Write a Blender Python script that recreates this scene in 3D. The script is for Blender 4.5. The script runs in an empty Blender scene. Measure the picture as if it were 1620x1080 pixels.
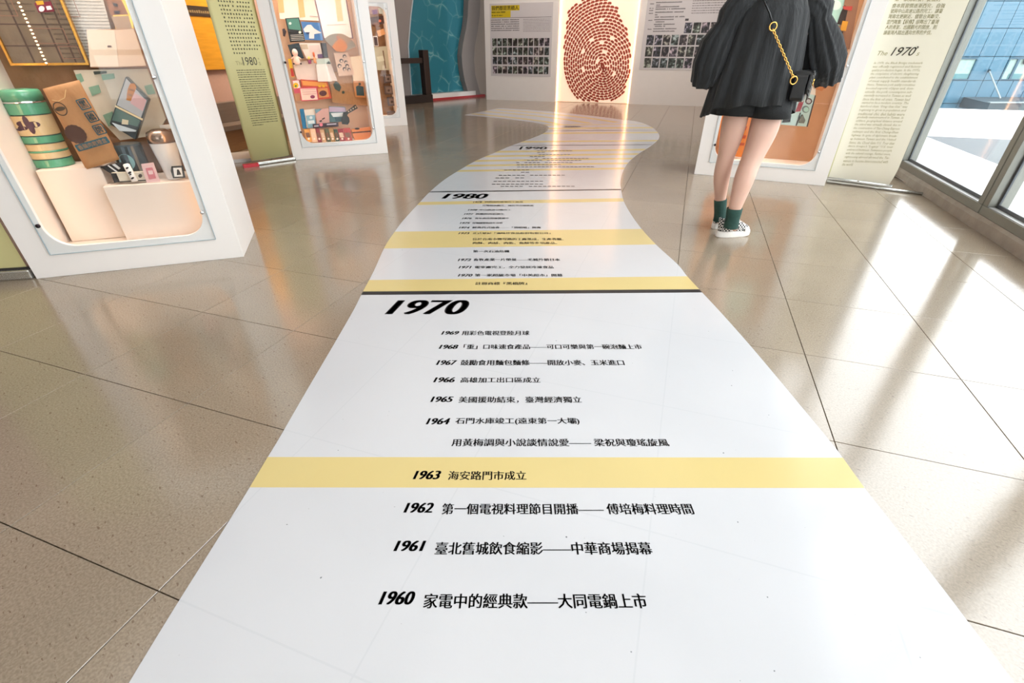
import bpy, bmesh, math, random
from mathutils import Vector, Matrix
from mathutils.geometry import tessellate_polygon
random.seed(7)
PI = math.pi
sc = bpy.context.scene
col = sc.collection

# ------------------------------------------------------------------ camera
F, CX, CY, NADIR, CAMH = 735.0, 810.0, 540.0, 1710.0, 1.12     # 1620x1080 frame
TH = math.atan2(F, NADIR - CY)
cam = bpy.data.cameras.new('camera')
cam.sensor_width = 36.0
cam.lens = F / 1620.0 * 36.0
cam.clip_start = 0.02; cam.clip_end = 200
cam_o = bpy.data.objects.new('camera', cam); col.objects.link(cam_o)
cam_o.location = (0, 0, CAMH)
cam_o.rotation_euler = (PI / 2 - TH, 0, 0)
sc.camera = cam_o

# ------------------------------------------------------------------ world, light, exposure
w = bpy.data.worlds.new('overcast_sky'); sc.world = w; w.use_nodes = True
nt = w.node_tree; nt.nodes.clear()
out = nt.nodes.new('ShaderNodeOutputWorld'); bg = nt.nodes.new('ShaderNodeBackground')
bg.inputs['Color'].default_value = (0.985, 0.99, 1.0, 1); bg.inputs['Strength'].default_value = 7.0
nt.links.new(bg.outputs[0], out.inputs[0])
vs = sc.view_settings
sc.display_settings.display_device = 'sRGB'
vs.view_transform = 'Standard'; vs.look = 'None'; vs.gamma = 1.0; vs.use_curve_mapping = False
vs.exposure = -0.28
sc.cycles.max_bounces = 8; sc.cycles.transparent_max_bounces = 16; sc.cycles.caustics_reflective = False; sc.cycles.caustics_refractive = False
sc.cycles.sample_clamp_indirect = 6.0
sc.cycles.use_denoising = True

A = math.radians(-19)                       # the building's own axes
E1 = Vector((math.cos(A), math.sin(A), 0)); E2 = Vector((-math.sin(A), math.cos(A), 0))
def cs(c, s, z=0): return E1 * c + E2 * s + Vector((0, 0, z))

def area(name, loc, size, sizey, power, color, rot=(0, 0, 0), spread=PI):
    l = bpy.data.lights.new(name, 'AREA'); l.shape = 'RECTANGLE'; l.size = size; l.size_y = sizey
    l.energy = power; l.color = color; l.spread = spread
    o = bpy.data.objects.new(name, l); col.objects.link(o); o.location = loc; o.rotation_euler = rot
    return o
for (c, s, p) in ((-3.2, -1.5, 60), (-.4, -1.5, 95), (-3.2, 1.6, 70), (-.4, 1.6, 105), (-3.2, 5.0, 70), (-.4, 5.0, 80), (-2.6, 8.6, 42), (1.0, 8.6, 50)):
    area('ceiling_light', cs(c, s, 4.25), 2.6, 2.6, p * .24, (1.0, .965, .94), (0, 0, A))
area('bench_wash', cs(-4.7, 5.6, 3.6), 1.2, .5, 45, (1.0, .80, .58), (0, math.radians(28), A), math.radians(75))
area('far_wall_wash', cs(-1.6, 10.8, 4.1), 6.5, .5, 120, (1.0, .90, .84), (math.radians(35), 0, A))

# ------------------------------------------------------------------ pixel helpers
def ray(x, y):
    x -= CX; y -= CY
    return Vector((x, F * math.cos(TH) - y * math.sin(TH), -F * math.sin(TH) - y * math.cos(TH)))
def gp(x, y, z=0.0):
    d = ray(x, y); t = (z - CAMH) / d.z
    return Vector((d.x * t, d.y * t, z))
def vp(x, y, Y):
    d = ray(x, y); t = Y / d.y
    return Vector((d.x * t, Y, CAMH + d.z * t))
class Plane:
    """a vertical plane: origin on the floor, x along it, y away from the viewer"""
    def __init__(s, o, ang):
        s.o = Vector((o[0], o[1], 0)); s.a = ang
        s.u = Vector((math.cos(ang), math.sin(ang), 0)); s.n = Vector((-s.u.y, s.u.x, 0))
    def px(s, x, y, d=0.0):
        r = ray(x, y); t = (s.o.dot(s.n) + d) / (r.x * s.n.x + r.y * s.n.y)
        P = r * t
        return ((P - s.o).dot(s.u), P.z + CAMH)
    def w(s, u, d, z): return s.o + s.u * u + s.n * d + Vector((0, 0, z))
    def matrix(s, u=0, d=0, z=0): return Matrix.Translation(s.w(u, d, z)) @ Matrix.Rotation(s.a, 4, 'Z')

# ------------------------------------------------------------------ materials
def lin(h):
    if not isinstance(h, str): return (h[0], h[1], h[2], 1)
    v = [int(h[i:i + 2], 16) / 255 for i in (1, 3, 5)]
    return tuple(x / 12.92 if x <= .04045 else ((x + .055) / 1.055) ** 2.4 for x in v) + (1,)
MC = {}
def mat(name, color, rough=.6, metal=0, noise=None, bump=None, spec=.5, coat=0, emit=None, c2=None, sheen=0, detail=3, stretch=None):
    key = (name, color if isinstance(color, str) else tuple(color))
    if key in MC: return MC[key]
    m = bpy.data.materials.new(name); m.use_nodes = True; n = m.node_tree; b = n.nodes['Principled BSDF']
    b.inputs['Base Color'].default_value = lin(color); b.inputs['Roughness'].default_value = rough
    b.inputs['Metallic'].default_value = metal; b.inputs['Specular IOR Level'].default_value = spec
    b.inputs['Coat Weight'].default_value = coat; b.inputs['Coat Roughness'].default_value = .08
    if sheen: b.inputs['Sheen Weight'].default_value = sheen
    if emit: b.inputs['Emission Color'].default_value = lin(emit[0]); b.inputs['Emission Strength'].default_value = emit[1]
    noise = noise or (40, .06)
    tc = n.nodes.new('ShaderNodeTexCoord'); src = tc.outputs['Object']
    if stretch:
        mp = n.nodes.new('ShaderNodeMapping'); mp.inputs['Scale'].default_value = stretch
        n.links.new(src, mp.inputs[0]); src = mp.outputs[0]
    nz = n.nodes.new('ShaderNodeTexNoise'); nz.inputs['Scale'].default_value = noise[0]; nz.inputs['Detail'].default_value = detail
    n.links.new(src, nz.inputs['Vector'])
    mx = n.nodes.new('ShaderNodeMix'); mx.data_type = 'RGBA'
    base = lin(color); a = noise[1]
    mx.inputs[6].default_value = tuple(x * (1 - a) for x in base[:3]) + (1,)
    mx.inputs[7].default_value = lin(c2) if c2 else tuple(min(1, x * (1 + a)) for x in base[:3]) + (1,)
    n.links.new(nz.outputs['Fac'], mx.inputs[0]); n.links.new(mx.outputs[2], b.inputs['Base Color'])
    if bump:
        nb = n.nodes.new('ShaderNodeTexNoise'); nb.inputs['Scale'].default_value = bump[0]; n.links.new(src, nb.inputs['Vector'])
        bp = n.nodes.new('ShaderNodeBump'); bp.inputs['Strength'].default_value = bump[1]; bp.inputs['Distance'].default_value = .01
        n.links.new(nb.outputs['Fac'], bp.inputs['Height']); n.links.new(bp.outputs[0], b.inputs['Normal'])
    MC[key] = m
    return m
def glass(name, tint, ior=1.5, refl=1.0):
    m = bpy.data.materials.new(name); m.use_nodes = True; n = m.node_tree; n.nodes.clear()
    o = n.nodes.new('ShaderNodeOutputMaterial'); t = n.nodes.new('ShaderNodeBsdfTransparent'); g = n.nodes.new('ShaderNodeBsdfGlossy')
    g.inputs['Roughness'].default_value = .02; t.inputs['Color'].default_value = tint + (1,)
    geo = n.nodes.new('ShaderNodeNewGeometry'); dt = n.nodes.new('ShaderNodeVectorMath'); dt.operation = 'DOT_PRODUCT'
    n.links.new(geo.outputs['Normal'], dt.inputs[0]); n.links.new(geo.outputs['Incoming'], dt.inputs[1])
    def mth(op, a, b_=None):
        x = n.nodes.new('ShaderNodeMath'); x.operation = op
        for i, v in enumerate((a, b_)):
            if v is None: continue
            if hasattr(v, 'is_linked'): n.links.new(v, x.inputs[i])
            else: x.inputs[i].default_value = v
        return x.outputs[0]
    cosv = mth('ABSOLUTE', dt.outputs['Value']); f5 = mth('POWER', mth('SUBTRACT', 1.0, cosv), 5.0)
    fres = mth('ADD', mth('MULTIPLY', f5, .96), .04)      # Schlick, the same from both sides of a thin sheet
    mu = n.nodes.new('ShaderNodeMath'); mu.operation = 'MULTIPLY'; mu.inputs[1].default_value = refl
    mx = n.nodes.new('ShaderNodeMixShader')
    n.links.new(fres, mu.inputs[0]); n.links.new(mu.outputs[0], mx.inputs[0])
    n.links.new(t.outputs[0], mx.inputs[1]); n.links.new(g.outputs[0], mx.inputs[2]); n.links.new(mx.outputs[0], o.inputs[0])
    return m

def floor_mat(name, vinyl=False):
    m = bpy.data.materials.new(name); m.use_nodes = True; n = m.node_tree; L = n.links; b = n.nodes['Principled BSDF']
    geo = n.nodes.new('ShaderNodeNewGeometry')
    mp = n.nodes.new('ShaderNodeMapping'); mp.vector_type = 'POINT'; mp.inputs['Rotation'].default_value = (0, 0, -A + .35)
    L.new(geo.outputs['Position'], mp.inputs[0])
    def noise(scale, detail=3, st=None, rough=.5):
        x = n.nodes.new('ShaderNodeTexNoise'); x.inputs['Scale'].default_value = scale; x.inputs['Detail'].default_value = detail; x.inputs['Roughness'].default_value = rough
        if st:
            q = n.nodes.new('ShaderNodeMapping'); q.inputs['Scale'].default_value = st; L.new(mp.outputs[0], q.inputs[0]); L.new(q.outputs[0], x.inputs['Vector'])
        else: L.new(mp.outputs[0], x.inputs['Vector'])
        return x
    def ramp(src, stops):
        r = n.nodes.new('ShaderNodeValToRGB'); L.new(src, r.inputs[0])
        while len(r.color_ramp.elements) < len(stops): r.color_ramp.elements.new(.5)
        for e, (p, c) in zip(r.color_ramp.elements, stops): e.position = p; e.color = c
        return r
    def mixc(f, a, b2, mode='MIX'):
        x = n.nodes.new('ShaderNodeMix'); x.data_type = 'RGBA'; x.blend_type = mode
        for i, v in ((0, f), (6, a), (7, b2)):
            if hasattr(v, 'is_linked'): L.new(v, x.inputs[i])
            else: x.inputs[i].default_value = v
        return x.outputs[2]
    if vinyl:
        big = noise(1.6, 4); cl = mixc(big.outputs['Fac'], lin('#c4c6ca'), lin('#d0d2d6'))
        sep = n.nodes.new('ShaderNodeSeparateXYZ'); mq = n.nodes.new('ShaderNodeMapping'); mq.vector_type = 'TEXTURE'
        o = cs(0, 0); mq.inputs['Location'].default_value = (1.2715, 1.6786, 0); mq.inputs['Rotation'].default_value = (0, 0, A); mq.inputs['Scale'].default_value = (.56, .56, 1)
        L.new(geo.outputs['Position'], mq.inputs[0]); L.new(mq.outputs[0], sep.inputs[0])
        lines = None
        for ax in (0, 1):
            a1 = n.nodes.new('ShaderNodeMath'); a1.operation = 'PINGPONG'; a1.inputs[1].default_value = .5; L.new(sep.outputs[ax], a1.inputs[0])
            a2 = n.nodes.new('ShaderNodeMath'); a2.operation = 'LESS_THAN'; a2.inputs[1].default_value = .004; L.new(a1.outputs[0], a2.inputs[0])
            if lines is None: lines = a2
            else:
                a3 = n.nodes.new('ShaderNodeMath'); a3.operation = 'MAXIMUM'; L.new(lines.outputs[0], a3.inputs[0]); L.new(a2.outputs[0], a3.inputs[1]); lines = a3
        mul = n.nodes.new('ShaderNodeMath'); mul.operation = 'MULTIPLY'; mul.inputs[1].default_value = .12; L.new(lines.outputs[0], mul.inputs[0])
        cl = mixc(mul.outputs[0], cl, lin('#9aa3aa'))
        sp = noise(75, 1); rs = ramp(sp.outputs['Fac'], [(.0, (0, 0, 0, 1)), (.8, (0, 0, 0, 1)), (.83, (1, 1, 1, 1))])
        cl = mixc(rs.outputs[0], cl, lin('#70767a'))
        b.inputs['Roughness'].default_value = .15; b.inputs['IOR'].default_value = 1.55
    else:
        big = noise(2.2, 5); cl = mixc(big.outputs['Fac'], lin('#7f7160'), lin('#978876'))
        fine = noise(160, 2); cl = mixc(ramp(fine.outputs['Fac'], [(.35, (0, 0, 0, 1)), (.65, (.35, .35, .35, 1))]).outputs[0], cl, lin('#b9ad98'))
        fl = noise(46, 2, (1, 2.6, 1)); rf = ramp(fl.outputs['Fac'], [(0, (0, 0, 0, 1)), (.665, (0, 0, 0, 1)), (.70, (.75, .75, .75, 1))])
        cl = mixc(rf.outputs[0], cl, lin('#6e5a48'))
        oi = n.nodes.new('ShaderNodeObjectInfo'); ro = ramp(oi.outputs['Random'], [(0, (.93, .93, .93, 1)), (1, (1.0, 1.0, 1.0, 1))])
        cl = mixc(1.0, cl, ro.outputs[0], 'MULTIPLY')
        b.inputs['Roughness'].default_value = .15; b.inputs['IOR'].default_value = 2.05
    L.new(cl, b.inputs['Base Color'])
    r1 = noise(9, 2, (1, 1, 1)); r2 = noise(190, 1)
    bp = n.nodes.new('ShaderNodeBump'); bp.inputs['Strength'].default_value = .11 if not vinyl else .10; bp.inputs['Distance'].default_value = .004
    L.new(r1.outputs['Fac'], bp.inputs['Height'])
    bq = n.nodes.new('ShaderNodeBump'); bq.inputs['Strength'].default_value = .10; bq.inputs['Distance'].default_value = .0006
    L.new(r2.outputs['Fac'], bq.inputs['Height']); L.new(bp.outputs[0], bq.inputs['Normal'])
    L.new(bq.outputs[0], b.inputs['Normal'])
    return m

M_tile = floor_mat('polished_stone_tile'); M_film = floor_mat('white_vinyl_film', True)
M_joint = mat('tile_joint', '#6e6252', .8)
M_yel = mat('yellow_print', '#d3c083', .2, noise=(3, .05), spec=.4)
M_ink = mat('black_ink', '#26282b', .35, spec=.3)
M_white = mat('white_laminate', '#f0ece9', .28, noise=(4, .015))
M_wall = mat('painted_wall', '#e0dcd8', .7, noise=(6, .03), bump=(120, .06))
M_ceil = mat('ceiling_paint', '#e8e6e2', .85, noise=(5, .02))
M_glass = glass('window_glass', (.97, .992, .994))
M_acr = glass('acrylic_plate', (.985, .995, .998), 1.45, .38)
M_chrome = mat('chrome', '#d8d8da', .12, 1)
M_dkmetal = mat('dark_steel_bolt', '#3a3438', .3, 1)
M_alu = mat('grey_aluminium', '#85867f', .42, .35, noise=(30, .05))
M_alud = mat('dark_aluminium', '#5c6165', .45, .3)
M_conc = mat('weathered_concrete', '#9d9489', .85, noise=(9, .25), c2='#b6afa4', bump=(60, .5), detail=8)

# ------------------------------------------------------------------ mesh builder
class MB:
    def __init__(s): s.v = []; s.f = []; s.mi = []; s.mats = []; s.cur = 0
    def use(s, m):
        if m not in s.mats: s.mats.append(m)
        s.cur = s.mats.index(m); return s
    def add(s, vs, fs):
        o = len(s.v); s.v += [Vector(p) for p in vs]
        for f in fs: s.f.append([i + o for i in f]); s.mi.append(s.cur)
        return s
    def box(s, a, b, M=None, taper=None):
        x0, y0, z0 = a; x1, y1, z1 = b
        p = [(x0, y0, z0), (x1, y0, z0), (x1, y1, z0), (x0, y1, z0), (x0, y0, z1), (x1, y0, z1), (x1, y1, z1), (x0, y1, z1)]
        if M: p = [M @ Vector(q) for q in p]
        return s.add(p, [(3, 2, 1, 0), (4, 5, 6, 7), (0, 1, 5, 4), (1, 2, 6, 5), (2, 3, 7, 6), (3, 0, 4, 7)])
    def prism(s, loops, d0, d1, M=None, axis='y'):
        """loops of (u,z) outlines (first outer, rest holes), pushed along y (or z) from d0 to d1"""
        def P(u, w_, d): 
            q = Vector((u, d, w_)) if axis == 'y' else Vector((u, w_, d))
            return M @ q if M else q
        flat = [Vector((u, w_, 0)) for lp in loops for (u, w_) in lp]
        tris = tessellate_polygon([[Vector((u, w_, 0)) for (u, w_) in lp] for lp in loops])
        n = len(flat)
        vs = [P(q.x, q.y, d0) for q in flat] + [P(q.x, q.y, d1) for q in flat]
        fs = []
        for t in tris:
            a, b, c = [flat[i] for i in t]
            ccw = (b - a).cross(c - a).z > 0
            t = list(t) if ccw else list(t)[::-1]
            if axis == 'y': fs.append(tuple(t)); fs.append(tuple(i + n for i in t[::-1]))
            else: fs.append(tuple(t[::-1])); fs.append(tuple(i + n for i in t))
        k = 0
        for lp in loops:
            m = len(lp)
            for i in range(m): fs.append((k + i, k + i + n, k + (i + 1) % m + n, k + (i + 1) % m))
            k += m
        return s.add(vs, fs)
    def loft(s, rings, cap=True, closed=True):
        n = len(rings[0]); vs = [p for r in rings for p in r]; fs = []
        for i in range(len(rings) - 1):
            for j in range(n if closed else n - 1):
                fs.append((i * n + j, i * n + (j + 1) % n, (i + 1) * n + (j + 1) % n, (i + 1) * n + j))
        if cap and closed: fs.append(tuple(range(n))[::-1]); fs.append(tuple((len(rings) - 1) * n + j for j in range(n)))
        return s.add(vs, fs)
    def lathe(s, prof, seg=32, M=None, c=(0, 0, 0)):
        rings = []
        for r, z in prof:
            R = [Vector((c[0] + r * math.cos(2 * PI * k / seg), c[1] + r * math.sin(2 * PI * k / seg), c[2] + z)) for k in range(seg)]
            rings.append([M @ p for p in R] if M else R)
        return s.loft(rings)
    def tube(s, pts, r, seg=8, cap=True, flat=1.0):
        pts = [Vector(p) for p in pts]; rings = []; prev = None
        for i, p in enumerate(pts):
            t = (pts[min(i + 1, len(pts) - 1)] - pts[max(i - 1, 0)]).normalized()
            up = prev or (Vector((0, 0, 1)) if abs(t.z) < .9 else Vector((1, 0, 0)))
            a = (up - t * up.dot(t)).normalized(); b = t.cross(a); prev = a
            rr = r[i] if isinstance(r, (list, tuple)) else r
            rings.append([p + a * rr * math.cos(2 * PI * k / seg) * flat + b * rr * math.sin(2 * PI * k / seg) for k in range(seg)])
        return s.loft(rings, cap)
    def dome(s, c, rx, ry, rz, seg=16, ring=8, M=None):
        rings = []
        for i in range(ring + 1):
            t = -PI / 2 + PI * i / ring; rr = max(math.cos(t), .02)
            R = [Vector((c[0] + rx * rr * math.cos(2 * PI * k / seg), c[1] + ry * rr * math.sin(2 * PI * k / seg), c[2] + rz * math.sin(t))) for k in range(seg)]
            rings.append([M @ p for p in R] if M else R)
        return s.loft(rings)
    def obj(s, name, m=None, parent=None, matrix=None, smooth=False, bevel=0, sub=0):
        me = bpy.data.meshes.new(name)
        me.from_pydata([tuple(p) for p in s.v], [], s.f)
        mats = s.mats or [m]
        for q in mats: me.materials.append(q)
        if s.mats: me.polygons.foreach_set('material_index', s.mi)
        if smooth: me.polygons.foreach_set('use_smooth', [True] * len(s.f))
        me.update(); me.validate()
        o = bpy.data.objects.new(name, me); col.objects.link(o)
        if parent is not None: o.parent = parent
        if matrix is not None: o.matrix_world = matrix
        if bevel:
            b = o.modifiers.new('bevel', 'BEVEL'); b.width = bevel; b.segments = 2; b.limit_method = 'ANGLE'
        if sub:
            q = o.modifiers.new('sub', 'SUBSURF'); q.levels = sub; q.render_levels = sub
        return o
def tag(o, label, cat, group=None):
    o['label'] = label; o['category'] = cat
    if group: o['group'] = group
    return o
def empty(name, matrix=None, loc=None):
    o = bpy.data.objects.new(name, None); col.objects.link(o); o.empty_display_size = .1
    if matrix is not None: o.matrix_world = matrix
    if loc is not None: o.location = loc
    return o
def struct(o): o['kind'] = 'structure'; return o
def stuff(o): o['kind'] = 'stuff'; return o
def rect(u0, z0, u1, z1): return [(u0, z0), (u1, z0), (u1, z1), (u0, z1)]
def rrect(u0, z0, u1, z1, r, n=8):
    P = []
    for cx_, cz, a in ((u1 - r, z0 + r, -90), (u1 - r, z1 - r, 0), (u0 + r, z1 - r, 90), (u0 + r, z0 + r, 180)):
        for i in range(n + 1):
            t = math.radians(a + 90 * i / n); P.append((cx_ + r * math.cos(t), cz + r * math.sin(t)))
    return P
def ell(cx_, cz, rx, rz, n=20, rot=0):
    P = []
    for i in range(n):
        t = 2 * PI * i / n; x = rx * math.cos(t); z = rz * math.sin(t)
        P.append((cx_ + x * math.cos(rot) - z * math.sin(rot), cz + x * math.sin(rot) + z * math.cos(rot)))
    return P

# ------------------------------------------------------------------ text
TC = {}
def glyphs(s, shear=0.0, bold=0.0, res=2, space=1.0):
    k = (s, shear, bold, res, space)
    if k in TC: return TC[k]
    c = bpy.data.curves.new('t', 'FONT'); c.body = s; c.size = 1; c.shear = shear; c.resolution_u = res; c.space_character = space
    o = bpy.data.objects.new('t', c); col.objects.link(o)
    dg = bpy.context.evaluated_depsgraph_get(); dg.update()
    me = bpy.data.meshes.new_from_object(o.evaluated_get(dg))
    V = [v.co.copy() for v in me.vertices]; Fc = [tuple(p.vertices) for p in me.polygons]
    bpy.data.objects.remove(o); bpy.data.curves.remove(c); bpy.data.meshes.remove(me)
    if bold and V:      # heavier upright strokes: the glyphs struck again a little to the side
        n0 = len(V); m0 = len(Fc); st = 3 if bold > .02 else 1
        for q in range(1, st + 1):
            V += [v + Vector((bold * 1.6 * q / st, 0, 0)) for v in V[:n0]]; Fc += [tuple(i + n0 * q for i in f) for f in Fc[:m0]]
    if V:
        x0 = min(v.x for v in V); x1 = max(v.x for v in V); y0 = min(v.y for v in V); y1 = max(v.y for v in V)
        V = [((v.x - x0) / max(x1 - x0, 1e-6), (v.y - y0) / max(y1 - y0, 1e-6)) for v in V]; asp = (x1 - x0) / max(y1 - y0, 1e-6)
    else: asp = 1
    TC[k] = (V, Fc, asp); return TC[k]
def text_quad(name, s, bl, br, tl, m, parent=None, **kw):
    """text mapped on the parallelogram with bottom-left, bottom-right, top-left corners (parent's local space)"""
    V, Fc, asp = glyphs(s, **kw)
    b = MB(); bl, br, tl = Vector(bl), Vector(br), Vector(tl)
    b.add([bl + (br - bl) * x + (tl - bl) * y for x, y in V], Fc)
    return b.obj(name, m, parent)
def text_face(name, s, u, z, height, m, parent, d=-.001, width=None, rot=0, align='L', **kw):
    """text on a face seen from -y: u,z = lower left"""
    V, Fc, asp = glyphs(s, **kw); wd = width or asp * height
    if align == 'C': u -= wd / 2 * math.cos(rot); z -= wd / 2 * math.sin(rot)
    cu, su = math.cos(rot), math.sin(rot)
    return text_quad(name, s, (u, d, z), (u + wd * cu, d, z + wd * su), (u - height * su, d, z + height * cu), m, parent, **kw)
def dashes(name, rows, m, parent, d=-.001, words=False, gap=.25):
    """rows of (u0,u1,z,h): lines of print too small to read, as short strokes"""
    b = MB()
    for (u0, u1, z, hh) in rows:
        u = u0
        while u < u1 - hh * .4:
            wd = hh * (random.uniform(1.2, 4.2) if words else random.uniform(.65, .85))
            wd = min(wd, u1 - u)
            k = random.uniform(.75, 1)
            b.add([(u, d, z), (u + wd, d, z), (u + wd, d, z + hh * k), (u, d, z + hh * k)], [(0, 1, 2, 3)])
            u += wd + hh * (.6 if words else gap)
            if not words and random.random() < .07: u += hh
    return stuff(b.obj(name, m, parent))

# ================================================================== FLOOR
fl = MB().box((-9, -4, -.06), (2.32, 14.6, -.012)).obj('floor', M_joint, matrix=Matrix.Rotation(A, 4, 'Z'))
struct(fl)
G0 = Vector((1.2715, 1.6786, 0)); TS = .56
tm = MB().box((.0013, .0013, -.012), (TS - .0013, TS - .0013, -.001)).add(
    [(.0013, .0013, -.001), (TS - .0013, .0013, -.001), (TS - .0013, TS - .0013, -.001), (.0013, TS - .0013, -.001),
     (.0022, .0022, 0), (TS - .0022, .0022, 0), (TS - .0022, TS - .0022, 0), (.0022, TS - .0022, 0)],
    [(0, 1, 5, 4), (1, 2, 6, 5), (2, 3, 7, 6), (3, 0, 4, 7), (4, 5, 6, 7)])
g0c, g0s = G0.dot(E1), G0.dot(E2)
def proj(p):
    q = Vector(p) - Vector((0, 0, CAMH)); Z = q.y * math.cos(TH) - q.z * math.sin(TH); U = q.y * math.sin(TH) + q.z * math.cos(TH)
    return (CX + F * q.x / Z, CY - F * U / Z) if Z > .05 else None
cells = []
for i in range(-18, 6):
    for j in range(-10, 24):
        c0 = g0c + i * TS; s0 = g0s + j * TS
        if c0 < -9 or c0 + TS > 2.15 + TS or s0 < -4 or s0 + TS > 14.6: continue
        pts = [proj(cs(c0 + a * TS, s0 + b_ * TS)) for a in (0, .5, 1) for b_ in (0, .5, 1)]
        vis = any(p and -40 < p[0] < 1660 and 120 < p[1] < 1150 for p in pts)
        cells.append((0 if vis else 1, cs(c0 + TS / 2, s0 + TS / 2).length, i, j, c0, s0))
cells.sort()
tme = None; rest = MB()
for k, (nv, dist, i, j, c0, s0) in enumerate(cells):
    if k < 298:
        if tme is None:
            o = tm.obj('tile', M_tile, fl); tme = o.data
        else:
            o = bpy.data.objects.new('tile', tme); col.objects.link(o); o.parent = fl
        o.location = (c0, s0, random.uniform(-.0003, .0))
    else:
        rest.add([v + Vector((c0, s0, 0)) for v in tm.v], tm.f)
stuff(rest.obj('tile', M_tile, fl))

# ================================================================== ROOM SHELL
RM = Matrix.Rotation(A, 4, 'Z'); H = 4.4
struct(MB().box((-9, -4, H), (2.5, 14.6, H + .1)).obj('ceiling', M_ceil, matrix=RM))
struct(MB().box((-5.95, -4, 0), (-5.8, 9.6, H)).box((-9, 9.45, 0), (-5.8, 9.6, H)).box((-9, 9.6, 0), (-8.85, 14.6, H)).obj('wall_left', mat('left_wall_paint', '#b8968a', .7), matrix=RM))
struct(MB().box((-9, -4.15, 0), (-1.0, -4, H)).box((.7, -4.15, 0), (2.5, -4, H)).box((-1.0, -4.15, H - .4), (.7, -4, H)).obj('wall_front', M_wall, matrix=RM))
struct(MB().box((-9, 14.45, 0), (2.5, 14.6, H)).obj('wall_rear', M_wall, matrix=RM))
WS = 12.83
struct(MB().box((-5.13, WS, 0), (-3.245, WS + .18, H)).box((-1.44, WS, 0), (2.3, WS + .18, H)).box((-3.245, WS + .12, 0), (-1.44, WS + .18, H)).obj('wall_back', M_wall, matrix=RM))
struct(MB().box((2.12, 7.9, 0), (2.3, WS, H)).box((2.12, -4, 0), (2.3, -.95, H)).obj('wall_right', M_wall, matrix=RM))

# windows along the right side -------------------------------------------------
curb = MB()
ncurb = 60
rings = []
for i in range(ncurb + 1):
    s = -4 + 15.6 * i / ncurb; k = random.uniform(-.004, .004)
    rings.append([cs(2.128 + k, s, 0), cs(2.132 + k, s, .07 + k), cs(2.15, s, .092), cs(2.32, s, .092), cs(2.32, s, 0)])
curb.loft(rings)
struct(curb.obj('trim_1', M_conc))
M_sill_reflection = mat('sill_reflection', '#b4b6b6', .3, .2)  # paler than the frame: the rail top's white reflection as colour
ms = [7.9, 6.13, 4.36, 2.59, .82, -.95]
def bay(n, s1, s0):
    e = struct(empty('window_%d' % n, Matrix.Rotation(A, 4, 'Z')))
    P = lambda name, a, b, m, bv=.003: MB().box(a, b).obj(name, m, e, bevel=bv)
    P('bottom_rail', (2.15, s0, .093), (2.275, s1, .155), M_alu)
    P('rail_top_reflection', (2.158, s0 + .07, .155), (2.20, s1 - .07, .159), M_sill_reflection)
    P('glazing_bead', (2.20, s0 + .07, .155), (2.214, s1 - .07, .182), M_alud)
    P('top_rail', (2.15, s0, H - .25), (2.275, s1, H), M_alu)
    P('jamb', (2.15, s0, .156), (2.275, s0 + .066, H - .25), M_alu)
    P('jamb', (2.15, s1 - .066, .156), (2.275, s1, H - .25), M_alu)
    P('glazing_bead', (2.20, s0 + .066, .16), (2.214, s0 + .085, H - .25), M_alud)
    P('glazing_bead', (2.20, s1 - .085, .16), (2.214, s1 - .066, H - .25), M_alud)
    MB().box((2.222, s0 + .06, .15), (2.228, s1 - .06, H - .24)).obj('pane', M_glass, e)
for k in range(len(ms) - 1): bay(k + 1, ms[k] - .005, ms[k + 1] + .005)

def front_bay(n, c0, c1):
    e = struct(empty('window_%d' % n, Matrix.Rotation(A, 4, 'Z'))); P = lambda name, a, b: MB().box(a, b).obj(name, M_alu, e, bevel=.003)
    P('bottom_rail', (c0, -4.13, 0), (c1, -4.02, .12)); P('top_rail', (c0, -4.13, H - .5), (c1, -4.02, H - .4))
    P('jamb', (c0, -4.13, .12), (c0 + .07, -4.02, H - .5)); P('jamb', (c1 - .07, -4.13, .12), (c1, -4.02, H - .5)); P('transom', (c0 + .07, -4.12, 1.05), (c1 - .07, -4.03, 1.12))
    MB().box((c0 + .06, -4.08, .1), (c1 - .06, -4.074, H - .48)).obj('pane', M_glass, e)
for i in range(2): front_bay(7 + i, -1.0 + i * .85 + .005, -1.0 + (i + 1) * .85 - .005)

# ================================================================== OUTSIDE
OM = Matrix.Rotation(A, 4, 'Z')
M_terr = mat('white_roof_paint', '#f0f1f2', .6, noise=(3, .04), bump=(20, .05))
M_well = mat('shaded_roof_grey', '#3c464d', .6, noise=(2, .12))  # dark grey: the lower roof's shade is put into the colour
M_dk = mat('dark_gap', '#2c2f31', .8)
t = struct(MB().box((2.33, -5, -.35), (3.70, 8.44, -.10)).box((2.33, 8.46, -.35), (3.70, 10.40, -.10)).box((2.33, 10.36, -.35), (16, 11.10, -.10)).box((2.33, 11.24, -.35), (16, 14.25, -.105)).box((2.33, 14.42, -.5), (18, 15.3, -.09)).obj('terrace', M_terr, matrix=OM, bevel=.006))
struct(MB().box((2.33, -5, -.5), (16, 15.3, -.36)).obj('terrace_joint_bed', M_dk, matrix=OM))
struct(MB().box((3.66, -5, -.10), (3.73, 10.40, -.085)).obj('roof_curb', M_terr, matrix=OM, bevel=.01))
struct(MB().box((3.70, -5, -.36), (16, 10.37, -.125)).obj('sunken_roof', M_well, matrix=OM))
M_street = mat('street_ground', '#8d9190', .9)
struct(MB().box((-10, -60, -3.2), (80, 80, -3.1)).obj('ground', M_street))
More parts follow.
